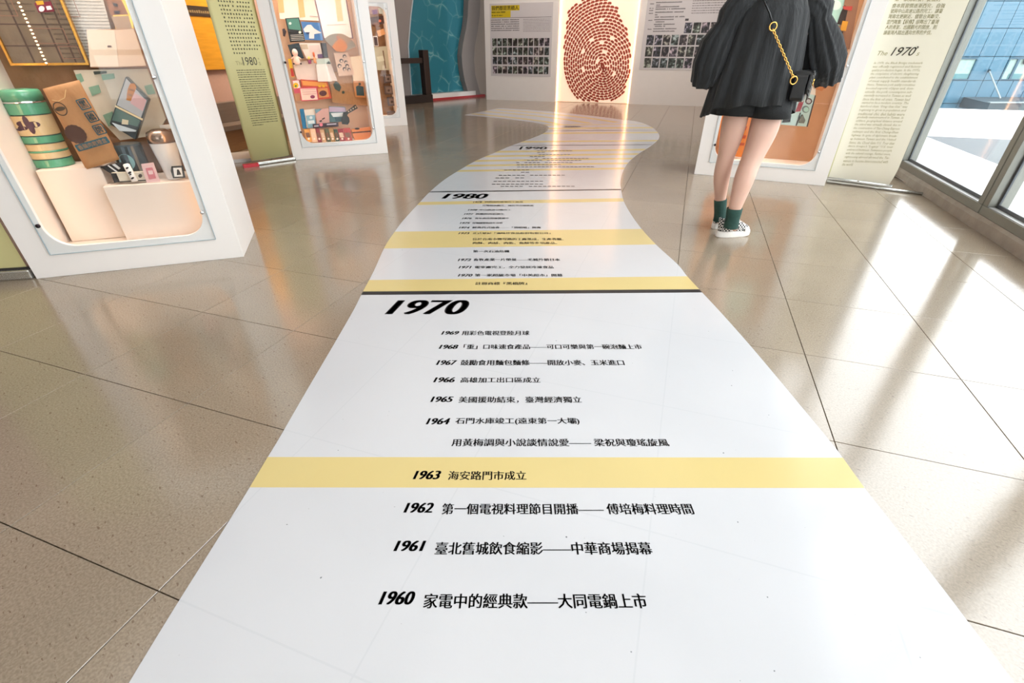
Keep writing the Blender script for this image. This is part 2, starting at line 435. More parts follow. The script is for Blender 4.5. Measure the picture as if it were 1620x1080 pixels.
# glass-clad building opposite: every cladding panel is a piece of its own
bld = empty('office_building', loc=(21.43, 25, -3.1))
tag(bld, 'blue clad office building seen through the window across the white terrace', 'building')
M_clad = mat('blue_cladding', '#3d6a84', .3, noise=(.5, .12), c2='#4c7c92', spec=.6)
M_core = mat('building_core', '#22343f', .8)
PW, Z0 = .715, -3.1
rowz = [-3.1, -2.05, -1.08, -.11, .85, 1.92, 2.91, 3.9, 4.9]
MB().box((-6, .05, 0), (14, 3, 8.0)).obj('wall_core', M_core, bld)
pm = {}
M_mint = mat('pale_window_blind', '#93aca6', .3, noise=(1.5, .06)); M_tealw = mat('window_recess', '#4c7f86', .4); M_wfr = mat('window_frame_blue', '#2b5468', .4)
for r in range(8):
    for i in range(-6, 14):
        if r == 3 and (i in (-2, -1) or i in (2, 3) or i in (6, 7)): continue
        hgt = rowz[r + 1] - rowz[r]
        key = round(hgt, 3)
        if key not in pm:
            o = MB().box((.012, 0, .012), (PW - .012, .05, hgt - .012)).obj('cladding_panel', M_clad, bld, bevel=.004); pm[key] = o.data
        else:
            o = bpy.data.objects.new('cladding_panel', pm[key]); col.objects.link(o); o.parent = bld
        o.location = (i * PW, random.uniform(0, .008), rowz[r] - Z0)
for i in (-2, 2, 6):
    x0, x1 = i * PW, (i + 2) * PW; z0, z1 = rowz[3] - Z0, rowz[4] - Z0
    fr = MB().prism([rect(x0 + .01, z0 + .01, x1 - .01, z1 - .01), rect(x0 + .07, z0 + .06, x1 - .06, z1 - .11)], -.02, .05).obj('window_frame', M_wfr, bld)
    MB().box((x0 + .07, .03, z0 + .06), (x1 - .06, .045, z1 - .11)).obj('blind', M_mint, fr)
    MB().box((x0 + .35, .015, z0 + .07), (x1 - .08, .029, z0 + .27)).obj('recess', M_tealw, fr)
    if i == 2:
        MB().box((x0 + .42, -.03, z0 + .03), (x0 + .52, .03, z1 - .1)).obj('mullion', M_wfr, fr)
        MB().dome((x0 + .78, -.05, z1 - .2), .1, .05, .12, 10, 6).obj('air_vent', M_core, fr)
kb, kf = gp(1525, 152, -.76), gp(1567, 161.5, -.76)
cano = empty('entrance_canopy', loc=(kb.x, 24.95, -1.3))
tag(cano, 'flat grey metal canopy with a tie rod on the blue building', 'canopy')
M_cano = mat('canopy_metal', '#3a4a52', .5, .2, noise=(3, .2)); M_rod = mat('tie_rod', '#8d979a', .4, .3)
dx, dy = kf.x - kb.x, kf.y - 24.95
MB().prism([[(0, 0), (dx, dy), (8, dy), (8, 0)]], .10, .50, axis='z').obj('canopy_deck', M_cano, cano, bevel=.02)
MB().prism([[(dx - .02, dy - .03), (8, dy - .03), (8, dy + .25), (dx + .1, dy + .25)]], .50, .54, axis='z').obj('canopy_edge', M_rod, cano)
CO = Vector((kb.x, 24.95, -1.3)); q0 = vp(1565, 112, 24.9) - CO; q1_ = gp(1583, 156, -.76) - CO
MB().tube([q0, q1_], .03).obj('tie_rod', M_rod, cano)
MB().dome(q0, .07, .05, .07, 8, 5).obj('rod_plate', M_core, cano)

# ================================================================== LEFT BACKGROUND
PL = Plane(cs(-5.8, 0)[:2], A + PI / 2)      # left wall, x runs deeper into the room
M_must = mat('mustard_board', '#cc8f18', .5, noise=(5, .18), c2='#e6a42a', stretch=(1, 1, 8))
M_wood = mat('warm_wood', '#8d6643', .5, noise=(6, .25), c2='#a07a52', stretch=(1, 1, 14))
M_wood2 = mat('grey_wood', '#6d6058', .55, noise=(6, .2), stretch=(1, 1, 12))
ua, za = PL.px(375, 200, -.34); ub, zb = PL.px(365, 165, -.34)
bench = empty('display_bench', PL.matrix(5.5, 0, 0)); tag(bench, 'long brown wooden bench against the wall behind the olive 1980s banner', 'bench')
MB().box((-1.2, -.34, 0), (1.5, -.02, za - .03)).obj('bench_front', M_wood, bench, bevel=.005)
MB().box((-1.25, -.40, za - .03), (1.55, -.02, za + .03)).obj('bench_top', M_wood2, bench, bevel=.005)
MB().box((-1.25, -.12, za + .03), (1.55, -.02, za + .26)).obj('bench_back', M_wood2, bench, bevel=.005)
u1, z1 = PL.px(343, 110, -.03)
mb = empty('mustard_board', PL.matrix(u1 - 1.4, -.03, z1)); tag(mb, 'tall mustard yellow board on the wall between display case and banner', 'board')
MB().box((0, 0, 0), (2.2, .02, 1.5)).obj('board_panel', M_must, mb)
u2, z2 = PL.px(332, 19, -.03)
MB().box((0.2, -.006, z2 - z1 - .05), (2.0, -.001, z2 - z1 + .05)).obj('label_strip', mat('dark_label', '#3a2c22', .5), mb)
dashes('text_line', [(.25, 1.9, z2 - z1 - .02, .03)], mat('label_print', '#8f7a55', .5), mb, d=-.0075)

# ================================================================== DISPLAY CASES
M_kraft = mat('kraft_board', '#8a6243', .8, noise=(12, .2), c2='#a07753', bump=(25, .3))
M_peach = mat('peach_board', '#dfb99a', .7, noise=(5, .08))
M_orange = mat('orange_brown_board', '#c79a76', .7, noise=(6, .12))
M_cream = mat('cream_interior', '#ead9cb', .55, noise=(4, .03))
M_led = mat('warm_led', '#ffe2c0', .5, emit=('#ffd2a0', 9))
DEP = .515
def case(org, ang, width, label, back, top=2.05, zo=1.68, power=9, depth=DEP):
    P = Plane(org, ang)
    e = empty('display_case', P.matrix()); tag(e, label, 'display case', 'white display cases along the gallery')
    ins = .125
    o0, o1 = .15, width - .15
    # carcass
    MB().box((0, .022, 0), (.018, depth, top)).box((width - .018, .022, 0), (width, depth, top)).box((.018, depth - .018, 0), (width - .018, depth, top)).box((.018, .022, top - .018), (width - .018, depth - .018, top)).box((.018, .022, 0), (width - .018, depth - .018, .03)).obj('case_body', M_white, e, bevel=.002)
    MB().prism([rect(0, 0, width, top), rrect(o0, .168, o1, zo, .125, 10)[::-1]], 0, .022).obj('front_panel', M_white, e, bevel=.0015)
    # lining
    li0, li1 = o0 - .03, o1 + .03
    MB().box((li0 - .01, .023, .13), (li0, depth - .03, zo + .12)).box((li1, .023, .13), (li1 + .01, depth - .03, zo + .12)).box((li0, .023, .12), (li1, depth - .03, .13)).box((li0, .023, zo + .12), (li1, depth - .03, zo + .13)).obj('lining', M_cream, e)
    MB().box((li0, depth - .045, .131), (li1, depth - .03, zo + .119)).obj('back_board', back, e)
    # acrylic plate on the front held by bolts
    pl = MB().prism([rrect(ins, .132, width - ins + .005, zo + .045, .006, 2)], -.009, -.003).obj('acrylic_plate', M_acr, e)
    MB().prism([rect(ins - .001, .131, width - ins + .006, zo + .046), rect(ins + .001, .133, width - ins + .004, zo + .044)[::-1]], -.0095, -.0025).obj('plate_edge', mat('acrylic_edge', '#9fb0b8', .3), e)
    for (u, z) in ((ins + .02, .30), (width - ins - .015, .30), (ins + .02, 1.0), (width - ins - .015, 1.0), (ins + .02, 1.66), (width - ins - .015, 1.66)):
        Mx = Matrix.Translation((u, -.009, z)) @ Matrix.Rotation(PI / 2, 4, 'X')
        MB().lathe([(.003, -.001), (.011, 0), (.011, .008), (.008, .012), (.003, .0125)], 12, Mx).obj('bolt', M_dkmetal if u < .5 else M_chrome, e, smooth=True)
    # LED strips behind the front panel edge
    MB().box((li0 + .002, .03, .2), (li0 + .008, .045, zo)).obj('led_strip', M_led, e)
    MB().box((li1 - .008, .03, .2), (li1 - .002, .045, zo)).obj('led_strip', M_led, e)
    mtx = P.matrix()
    l = area('case_light', P.w(width / 2, .25, zo + .10), li1 - li0 - .06, .38, power, (1, .89, .78), (0, 0, ang), math.radians(84))
    return P, e
c1o, c1e = gp(58, 441), gp(386, 406)
C1, case1 = case(c1o[:2], math.radians(18.15), 1.085, 'nearest white display case, holding the green thermos and brown paper bag', M_kraft, power=5.5)
C2, case2 = case(gp(465, 253)[:2], math.radians(23.2), 1.119, 'middle white display case on the left, packed with cards and small books', M_peach, power=7)
a3 = math.radians(24); r3 = gp(645, 198)
C3, case3 = case((r3.x - 1.11 * math.cos(a3), r3.y - 1.11 * math.sin(a3)), a3, 1.11, 'farthest white display case, mostly hidden behind the middle one', M_kraft, power=7)
C4, case4 = case(gp(1098, 275)[:2], math.radians(-25.2), 1.207, 'white display case on the right in front of the standing person', M_orange, power=8)

def rel(P, poly, d):
    """pixel outline -> local outline about its lowest point, and the world matrix of the thing"""
    uv = [P.px(x, y, d) for x, y in poly]
    return uv
def item(P, name, label, cat, poly, d, m, thick=.008, group=None, decos=(), bevel=0, uv=None, m_edge=None):
    uv = uv or rel(P, poly, d)
    u0 = sum(q[0] for q in uv) / len(uv); z0 = min(q[1] for q in uv)
    loc = [(u - u0, z - z0) for u, z in uv]
    b = MB()
    ar = sum(loc[i][0] * loc[(i + 1) % len(loc)][1] - loc[(i + 1) % len(loc)][0] * loc[i][1] for i in range(len(loc)))
    if ar < 0: loc = loc[::-1]
    b.prism([loc], 0, thick)
    o = b.obj(name, m, matrix=P.matrix(u0, d, z0), bevel=bevel)
    tag(o, label, cat, group)
    for i, (nm, dp, dm) in enumerate(decos):
        q = [P.px(x, y, d) for x, y in dp]; q = [(u - u0, z - z0) for u, z in q]
        ar = sum(q[j][0] * q[(j + 1) % len(q)][1] - q[(j + 1) % len(q)][0] * q[j][1] for j in range(len(q)))
        if ar < 0: q = q[::-1]
        k = .0012 + .0008 * i
        x = MB().prism([q], -k, 0).obj(nm, dm, o)
    return o, u0, z0
def pc(x, y, r, n=14, ry=None): return [(x + r * math.cos(2 * PI * i / n), y + (ry or r) * math.sin(2 * PI * i / n)) for i in range(n)]
def paper(c, name='paper'): return mat(name + '_' + c[1:], c, .75, noise=(18, .08))
K = paper

# ---------------------------------------------------------------- case 1 contents
uL, zL = C1.px(80, 264, .30)
zstep = zL
ug, zg = C1.px(231, 290, .14)
zped = zg
tag(MB().box((-.21, 0, 0), (.098, .24, zstep - .131 - .002)).obj('pedestal', M_cream, matrix=C1.matrix(.355, .215, .131), bevel=.004), 'cream pedestal under the green thermos in the nearest case', 'pedestal')
tag(MB().box((0, 0, 0), (.46, .32, zped - .131 - .002)).obj('pedestal', M_cream, matrix=C1.matrix(.455, .135, .131), bevel=.004), 'wide cream pedestal at the right inside the nearest case', 'pedestal')
# framed old document
d = .40
ufl, zf = C1.px(20, 106, d); ufr, zfr = C1.px(142, 101, d); zf = (zf + zfr) / 2; W_ = ufr - ufl
fr = empty('framed_document', C1.matrix(ufl, d, zf)); tag(fr, 'creased brown old document in a thin gold frame above the thermos', 'framed document')
M_gold = mat('gold_frame', '#d9a24a', .25, .8)
TOPH = 1.62 - zf
MB().prism([rect(0, 0, W_, TOPH), rect(.012, .012, W_ - .012, TOPH - .012)[::-1]], -.015, .012).obj('gold_frame', M_gold, fr, bevel=.002)
M_old = mat('aged_paper', '#66574a', .7, noise=(14, .25), c2='#857561', bump=(30, .3))
MB().box((.012, 0, .012), (W_ - .012, .008, TOPH - .012)).obj('document', M_old, fr)
M_fold = mat('dark_fold', '#4a3a32', .7, noise=(30, .3)); M_redl = mat('faded_red_line', '#8c6553', .7)
b = MB()
for u in (.30, .66, .83): b.box((W_ * u - .004, -.001, .013), (W_ * u + .004, 0, TOPH - .013))
for z in (.09, .185, .42, .6): b.box((.013, -.001, z - .003), (W_ - .013, 0, z + .003))
stuff(b.obj('fold_line', M_fold, fr))
b = MB()
for u0, z0, u1, z1 in ((.05, .22, .13, .38), (.24, .03, .33, .09), (.16, .1, .3, .17), (.31, .22, .4, .38)):
    b.prism([rect(u0, z0, u1, z1), rect(u0 + .003, z0 + .003, u1 - .003, z1 - .003)[::-1]], -.0012, 0)
stuff(b.obj('printed_box', M_redl, fr))
dashes('text_line', [(W_ * .70, W_ * .98, .03 + .022 * i, .008) for i in range(24)] + [(.03, W_ * .6, .24 + .03 * i, .006) for i in range(10)], mat('faded_ink', '#55483b', .8), fr, d=-.0011)
item(C1, 'sticker', 'dark red sticker with two white shapes on the old document', 'sticker', [(54, 5), (80, 2), (86, 18), (61, 20)], d - .004, K('#7a2038'), .002,
     decos=[('yellow_patch', [(56, 2), (68, 1), (70, 7), (59, 8)], K('#d6a52a')), ('white_shape', pc(66, 14, 4.6), K('#efe6ea')), ('white_shape', [(73, 10), (80, 9), (83, 15), (75, 16)], K('#efe6ea'))])
# glowing dots added to imitate the LED strip reflected over the document
ls = empty('led_reflection', C1.matrix(*[C1.px(75, 103, .37)[0], .37, C1.px(75, 103, .37)[1]])); tag(ls, 'straight row of glowing dots imitating an LED strip reflection over the old document', 'imitated reflection')
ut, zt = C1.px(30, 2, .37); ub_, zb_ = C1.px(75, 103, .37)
MB().tube([(0, 0, 0), (0, 0, 1.5 - zb_)], .0025, 6).obj('glint_line', mat('glint_line_brown', '#5a3c34', .6), ls)
bm_ = None
M_glint = mat('glint_glow', '#ffe9c8', .4, emit=('#ffe0b0', 2.2))
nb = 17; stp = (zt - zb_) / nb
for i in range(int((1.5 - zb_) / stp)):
    if bm_ is None: o = MB().dome((0, -.003, 0), .0062, .005, .0045, 10, 6).obj('glint_dot', M_glint, ls, smooth=True); bm_ = o.data
    else: o = bpy.data.objects.new('glint_dot', bm_); col.objects.link(o); o.parent = ls
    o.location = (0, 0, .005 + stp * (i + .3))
# sheets
o, u0, z0 = item(C1, 'text_sheet', 'white sheet of fine grey print right of the old document', 'document', [(98, 0), (163, 0), (190, 100), (141, 100)], .43, K('#d8d5cf'), .003)
uu = [C1.px(x, y, .43) for x, y in ((103, 0), (160, 0))]
dashes('text_line', [(-.10 + .0 * i, .09, .02 + .0145 * i, .0045) for i in range(30)], K('#8a857e'), o, d=-.001, words=True)
o, u0, z0 = item(C1, 'framed_picture', 'small picture and caption in a thin gold frame above the open booklet', 'picture', [(165, -40), (198, -40), (212, 47), (183, 47)], .42, M_gold, .006,
     decos=[('picture', [(168, 0), (192, 0), (203, 23), (175, 24)], K('#9a6a4f')), ('caption', [(176, 26), (203, 25), (209, 45), (184, 46)], K('#b69c84')), ('dark_shape', [(177, 4), (186, 6), (187, 11), (181, 10)], K('#3c3436')), ('dark_shape', [(180, 17), (190, 17), (189, 22), (182, 22)], K('#40303a'))])
bk = item(C1, 'open_booklet', 'open cream booklet with two pages of faint writing', 'booklet', [(138, 47), (212, 45), (232, 105), (188, 107), (144, 107)], .37, K('#b08563'), .012,
     decos=[('page', [(137, 46.5), (181.5, 47.5), (188.5, 105.5), (143, 105.5)], K('#e6d6c4')), ('page', [(182, 47.5), (211.5, 45.5), (231, 103.5), (189, 105.5)], K('#dcc4ae')), ('seal', [(170, 72), (176, 72), (177, 75), (171, 75)], K('#6d4a3c'))])[0]
# crumpled newsprint
M_news = mat('newsprint', '#cfc6b4', .8, noise=(9, .1), bump=(14, .5)); M_grn = mat('green_ink', '#7fa590', .8, noise=(40, .3))
item(C1, 'newsprint_bag', 'crumpled pale newsprint bag with green print behind the paper bag', 'paper bag', [(116, 111), (232, 109), (262, 188), (248, 214), (190, 222), (150, 180)], .40, M_news, .02,
     decos=[('green_print', [(119, 118), (128, 116), (133, 128), (125, 132)], M_grn), ('green_print', [(140, 138), (156, 134), (160, 146), (146, 152)], M_grn), ('green_print', [(228, 136), (240, 133), (246, 148), (234, 150)], M_grn), ('green_print', [(160, 118), (180, 116), (182, 124), (163, 127)], M_grn), ('green_print', [(163, 182), (178, 176), (182, 196), (172, 200)], M_grn), ('dark_print', [(148, 113), (168, 112), (169, 116), (150, 118)], K('#3f4a44'))])
# thermos
th = empty('thermos', C1.matrix(uL, .30 + .06, zstep)); tag(th, 'green and cream enamel thermos flask printed with a dark flower', 'thermos')
rr = abs(C1.px(109, 256, .30)[0] - C1.px(49, 262, .30)[0]) / 2
ztop = C1.px(28, 141, .30)[1] - zstep; R = min(rr, .1)
M_en = mat('green_enamel', '#3f9b80', .22, noise=(14, .12), c2='#6cab82', coat=.4); M_cr = mat('cream_enamel', '#d8b277', .25, noise=(10, .1), c2='#e3cda6', coat=.4)
def band(nm, f0, f1, m, k=1.0, top=False):
    z0, z1 = f0 * ztop, f1 * ztop
    return MB().lathe([(.001, z0), (R * k - .002, z0), (R * k, z0 + .002), (R * k, z1 - .002), (R * k - .002, z1), (.001, z1)], 40).obj(nm, m, th, smooth=False)
band('body_band', 0, .105, M_en, 1.01); band('body_band', .115, .20, M_cr); band('body_band', .20, .225, M_en, 1.005); band('body_band', .225, .315, M_cr)
band('body_band', .325, .415, M_en, 1.005); band('body_band', .425, .68, M_cr); band('body_band', .69, .83, M_en, 1.01); band('steel_rim', .83, .85, M_chrome, 1.03)
MB().lathe([(.001, .85 * ztop), (R, .85 * ztop), (R * .98, .965 * ztop), (R * .9, .99 * ztop), (R * .6, 1.0 * ztop), (.001, 1.005 * ztop)], 40).obj('lid', M_en, th, smooth=True)
for f in (.11, .32, .42, .685): band('dark_seam', f - .006, f + .006, mat('seam', '#2d4a40', .5), 1.014)
pf = MB().use(mat('flower_print', '#4f2f3c', .5))
for k, (aa, zz, s1, s2) in enumerate(((-98, .58, .030, .014), (-85, .60, .012, .03), (-70, .57, .026, .014), (-105, .53, .024, .010), (-80, .53, .012, .028), (-120, .51, .02, .006))):
    a0 = math.radians(aa); q = []; s1 *= 1.12; s2 *= 1.12
    for i in range(10):
        t_ = 2 * PI * i / 10; q.append((R * 1.012 * math.cos(a0 + s1 * math.cos(t_) / R), R * 1.012 * math.sin(a0 + s1 * math.cos(t_) / R), zz * ztop + s2 * math.sin(t_)))
    pf.add(q, [tuple(range(10))])
pf.obj('flower_print', None, th)
MB().tube([(-R - .002, -.03, .78 * ztop), (-R - .014, -.035, .7 * ztop), (-R - .010, -.035, .45 * ztop)], .004, 8).dome((-R - .004, -.03, .79 * ztop), .014, .012, .014, 10, 6).obj('handle', mat('worn_steel', '#a58d74', .35, .7), th, smooth=True)
# kraft paper bag, pillowed
dB = .20
cn = [C1.px(x, y, dB) for x, y in ((133, 269), (187, 253), (121, 127), (63, 141))]
bu0 = sum(c[0] for c in cn) / 4; bz0 = min(c[1] for c in cn)
bag = empty('paper_bag', C1.matrix(bu0, dB, bz0)); tag(bag, 'brown kraft paper bag leaning by the thermos, with teal seal characters', 'paper bag')
M_bag = mat('kraft_bag_paper', '#a9784d', .75, noise=(16, .12), c2='#bb8a5c', bump=(22, .5))
N1, N2 = 12, 18; rings = []
def bq(s_, t_):
    bl, br, tr, tl = cn
    u = (1 - t_) * ((1 - s_) * bl[0] + s_ * br[0]) + t_ * ((1 - s_) * tl[0] + s_ * tr[0]); z = (1 - t_) * ((1 - s_) * bl[1] + s_ * br[1]) + t_ * ((1 - s_) * tl[1] + s_ * tr[1])
    return u - bu0, z - bz0
b = MB(); vv = []
for side in (0, 1):
    for j in range(N2 + 1):
        for i in range(N1 + 1):
            s_, t_ = i / N1, j / N2; u, z = bq(s_, t_)
            th_ = .028 * (1 - (2 * s_ - 1) ** 6) * (1 - max(0, t_ * 1.02) ** 4 * .8) + .004 + .002 * math.sin(7 * s_ + 11 * t_)
            vv.append((u, (-1 if side == 0 else 1) * th_ + .03, z))
fs = []; n0 = (N1 + 1) * (N2 + 1)
for j in range(N2):
    for i in range(N1):
        a = j * (N1 + 1) + i; q = (a, a + 1, a + N1 + 2, a + N1 + 1); fs.append(q); fs.append(tuple(n0 + k for k in q[::-1]))
for i in range(N1): fs.append((i, n0 + i, n0 + i + 1, i + 1)); a = N2 * (N1 + 1) + i; fs.append((a, a + 1, n0 + a + 1, n0 + a))
for j in range(N2): a = j * (N1 + 1); fs.append((a, a + N1 + 1, n0 + a + N1 + 1, n0 + a)); a += N1; fs.append((a, n0 + a, n0 + a + N1 + 1, a + N1 + 1))
b.add(vv, fs).obj('bag_body', M_bag, bag, smooth=True)
du = cn[1][0] - cn[0][0]; dz = cn[1][1] - cn[0][1]; rotb = math.atan2(dz, du)
M_teal = mat('teal_ink', '#1d5563', .6, noise=(60, .2)); M_brn = mat('brown_ink', '#4c3026', .7)
def bl_(x, y): u, z = C1.px(x, y, dB); return u - bu0, z - bz0
for ch, (x, y) in zip('黑橋牌', ((133, 164.5), (146, 184.5), (158, 204.5))):
    u, z = bl_(x, y); hw = .026
    Mx = Matrix.Translation((u, -.006, z)) @ Matrix.Rotation(-rotb, 4, 'Y')
    sq = MB().prism([rrect(-hw, -hw, hw, hw, .006, 3), rrect(-hw + .005, -hw + .005, hw - .005, hw - .005, .003, 2)[::-1]], 0, .001, Mx).obj('seal_border', M_teal, bag)
    text_face('seal_character', ch, u + .018 * math.sin(rotb) , z - .018 * math.cos(rotb), .036, M_teal, bag, d=-.0085, width=.036, rot=rotb, align='C', bold=.04)
u, z = bl_(96, 172); MB().prism([ell(u, z, .030, .034), ell(u, z, .025, .029)[::-1]], -.006, -.005).prism([ell(u, z, .024, .010, rot=.2)], -.006, -.005).obj('round_stamp', mat('stamp_ink', '#4a3a2a', .7), bag)
b = MB()
u, z = bl_(121, 212); b.prism([ell(u, z, .038, .036, 18)], -.009, -.006)
for k in range(16):
    a_ = 2 * PI * k / 16; q = .037; u, z = bl_(121, 212); b.prism([ell(u + q * math.cos(a_), z + q * math.sin(a_), .012, .012, 7)], -.009 - k * .00006, -.006)
b.obj('berry_print', M_brn, bag)
u, z = bl_(147, 227.5); Mx = Matrix.Translation((u, -.006, z)) @ Matrix.Rotation(-rotb, 4, 'Y')
MB().prism([rrect(-.085, -.017, .085, .017, .004, 2)], 0, .001, Mx).obj('name_bar', M_teal, bag)
text_face('name_bar_text', '香腸肉乾禮盒', u + .011 * math.sin(rotb), z - .012 * math.cos(rotb), .024, M_bag, bag, d=-.0068, width=.15, rot=rotb, align='C')
MB().tube([bq(.16, .86)[:1] + (-.004,) + bq(.16, .86)[1:], bq(.3, .83)[:1] + (-.006,) + bq(.3, .83)[1:], bq(.5, .85)[:1] + (-.006,) + bq(.5, .85)[1:], bq(.62, .93)[:1] + (-.002,) + bq(.62, .93)[1:]], .0016, 6).obj('tie_string', K('#c9a774'), bag)
# tin with photo label
item(C1, 'photo_tin', 'tilted dark tin printed with a golden pastry and a pink box', 'tin', [(198.5, 121), (235, 158), (214, 221), (173, 196)], .27, mat('dark_tin', '#20282b', .3, coat=.5), .045, bevel=.003,
     decos=[('photo_print', [(200, 124), (232, 160), (223, 186), (185, 166)], K('#a9adb3')), ('pink_print', [(212, 146), (232, 158), (226, 176), (206, 163)], K('#c9a6ac')), ('pastry_print', [(206, 132), (213, 132), (216, 138), (207, 160), (200, 158), (202, 142)], K('#b5752f')),
            ('pastry_stripe', [(204, 140), (213, 142), (212, 144), (203.5, 142)], K('#6e4318')), ('pastry_stripe', [(203, 148), (210, 150), (209, 152), (202.5, 150)], K('#6e4318')),
            ('cream_band', [(183, 166.5), (226.5, 188), (225.5, 190.5), (182.5, 169)], K('#dcc9a0')), ('green_print', [(184, 171), (222, 190), (218, 200), (178, 190)], K('#56706a')), ('white_print', [(194, 188), (204, 190), (203, 197), (193, 196)], K('#d3c6a8')), ('white_print', [(178, 194), (216, 206), (215, 208), (190, 207)], K('#c8d2d8'))])
# round can
uc, zc = C1.px(207, 262, .26); rc = .5 * abs(C1.px(232, 245, .26)[0] - C1.px(181, 245, .26)[0]); ht = max(.08, C1.px(205, 230, .26)[1] - zc)
can = empty('round_can', C1.matrix(uc, .30, zped)); tag(can, 'dark round can with an oval teal label under the tilted tin', 'can')
hc = C1.px(205, 228, .26)[1] - zped
MB().lathe([(.001, 0), (rc * .9, 0), (rc, .006), (rc, hc - .008), (rc * .95, hc), (.001, hc)], 32).obj('can_body', mat('dark_can', '#3f4a50', .25, .4, coat=.4), can, smooth=False)
b = MB(); q = []
for i in range(18):
    t_ = 2 * PI * i / 18; a0 = -PI / 2 + .5 * math.cos(t_); q.append((rc * 1.01 * math.cos(a0), rc * 1.01 * math.sin(a0), hc * .55 + hc * .22 * math.sin(t_)))
b.add(q, [tuple(range(18))]).obj('oval_label', K('#7fa2a4'), can)
# cards at the front edge of the pedestal
item(C1, 'black_card', 'black card with slanted white print leaning before the round can', 'card', [(158, 264), (194, 256), (197, 271), (176, 275)], .20, K('#1d1d20'), .004, decos=[('white_stroke', [(170, 262), (172, 261), (187, 272), (185, 273)], K('#d8d8d8')), ('white_stroke', [(177, 260), (182, 259), (191, 266), (188, 268)], K('#cfcfcf'))])
item(C1, 'long_box', 'cream long box with a black lettered end under the black card', 'box', [(175, 274), (232, 272), (234, 286), (181, 289)], .17, K('#d9ccb8'), .03, decos=[('black_end', [(175, 274), (184, 274), (190, 288), (181, 289)], K('#242326')), ('black_mark', pc(222, 278, 3), K('#4a3c34')), ('black_rule', [(184, 287), (233, 284), (233, 285.5), (184, 288.5)], K('#2c2a2a'))])
tb = empty('white_tube', C1.matrix(*[C1.px(214, 288, .155)[0], .155, C1.px(214, 288, .155)[1]])); tag(tb, 'small white tube with black drawn marks leaning on the long cream box', 'tube')
ux, zx = C1.px(197, 260, .155); ua_, za_ = C1.px(214, 288, .155)
v_ = Vector((ux - ua_, .02, zx - za_))
MB().tube([(0, 0, .004), v_ * .5, v_ * .95, v_], [.016, .017, .017, .011], 14).obj('tube_body', K('#ece6e0'), tb, smooth=True)
for f, s_ in ((.25, .010), (.45, .007), (.55, .011), (.8, .009)):
    p = v_ * f; MB().prism([ell(p.x + s_ * .3, p.z, s_, s_ * .5, 8, .5)], p.y - .0185, p.y - .0165).obj('ink_mark', K('#29272a'), tb)
item(C1, 'pink_card', 'small pink printed card standing left of the white cup', 'card', [(223, 259.5), (242.5, 257), (253.5, 287), (232, 289)], .15, K('#e2b9b6'), .004, decos=[('red_print', [(230, 266), (241, 264.5), (247.5, 282), (236, 284)], K('#c56f76')), ('pale_print', [(234, 270), (241, 269), (243, 275), (236, 276)], K('#e6c4c2'))])
# white cup with steel lid
uq, zq = C1.px(277, 284, .17); q1 = C1.px(240, 228, .17); q2 = C1.px(283, 226, .17)
cup = empty('lidded_cup', C1.matrix(uq - .012, .235, zped)); tag(cup, 'white tapered cup with a steel lid at the right edge of the nearest case', 'cup')
hb = q1[1] - zped; rt = .5 * abs(q2[0] - q1[0]) * 1.02
MB().lathe([(.001, 0), (rt * .62, 0), (rt * .66, .006), (rt * .98, hb - .006), (rt, hb), (.001, hb)], 36).obj('cup_body', mat('white_porcelain', '#dfdfe0', .2, coat=.4), cup, smooth=True)
MB().lathe([(.001, hb), (rt * 1.03, hb), (rt * 1.03, hb + .03), (rt * .93, hb + .055), (rt * .5, hb + .07), (.001, hb + .073)], 36).obj('steel_lid', mat('brushed_steel', '#a08a7c', .25, .9), cup, smooth=True)
item(C1, 'round_badge', 'dark rimmed white badge with a small black figure before the cup', 'badge', [(271, 263), (289, 262), (293, 281), (274, 282), (270, 270)], .13, K('#22262b'), .006, decos=[('white_field', [(274, 265.5), (287, 265), (289.5, 279), (276, 279.5)], K('#dfe6ea')), ('black_figure', [(280, 268), (283, 268), (287, 276), (280, 277)], K('#2a2c30'))])
item(C1, 'price_tag', 'small white tag hanging at the right edge above the cup', 'tag', [(252, 198), (272, 196), (276, 203), (254, 205)], .30, K('#eceae6'), .002)

# ---------------------------------------------------------------- case 2 contents
D = .33
def it2(name, label, cat, poly, c, th=.006, decos=(), dd=0.0, group=None):
    return item(C2, name, label, cat, poly, D - dd, K(c) if isinstance(c, str) else c, th, group, [(n, p, K(k) if isinstance(k, str) else k) for n, p, k in decos])
it2('cream_poster', 'cream poster with orange stripes in the top left of the middle case', 'poster', [(430, -60), (484, -60), (505, 33), (443, 30)], '#efdccb', decos=[('orange_stripe', [(434, -50), (443, -50), (450, 20), (441, 20)], '#e9b27c'), ('orange_stripe', [(465, -50), (474, -50), (483, 27), (474, 28)], '#e9b27c'), ('print_line', [(490, 25), (503, 26), (503, 27), (490, 26)], '#bb9999')], dd=-.02)
it2('white_poster', 'white poster with a thin plum border beside the orange striped one', 'poster', [(484, -60), (538, -60), (559, 61), (512, 62)], '#6a3a4c', decos=[('poster_face', [(485.5, -60), (536.5, -60), (557, 59.5), (513, 60.5)], '#ecdfd8'), ('orange_stripe', [(525, -40), (534, -40), (543, 33), (534, 34)], '#e6bb90'), ('print_line', [(517, 39), (548, 38), (548, 39), (517, 40)], '#c9a9a0')], dd=-.01)
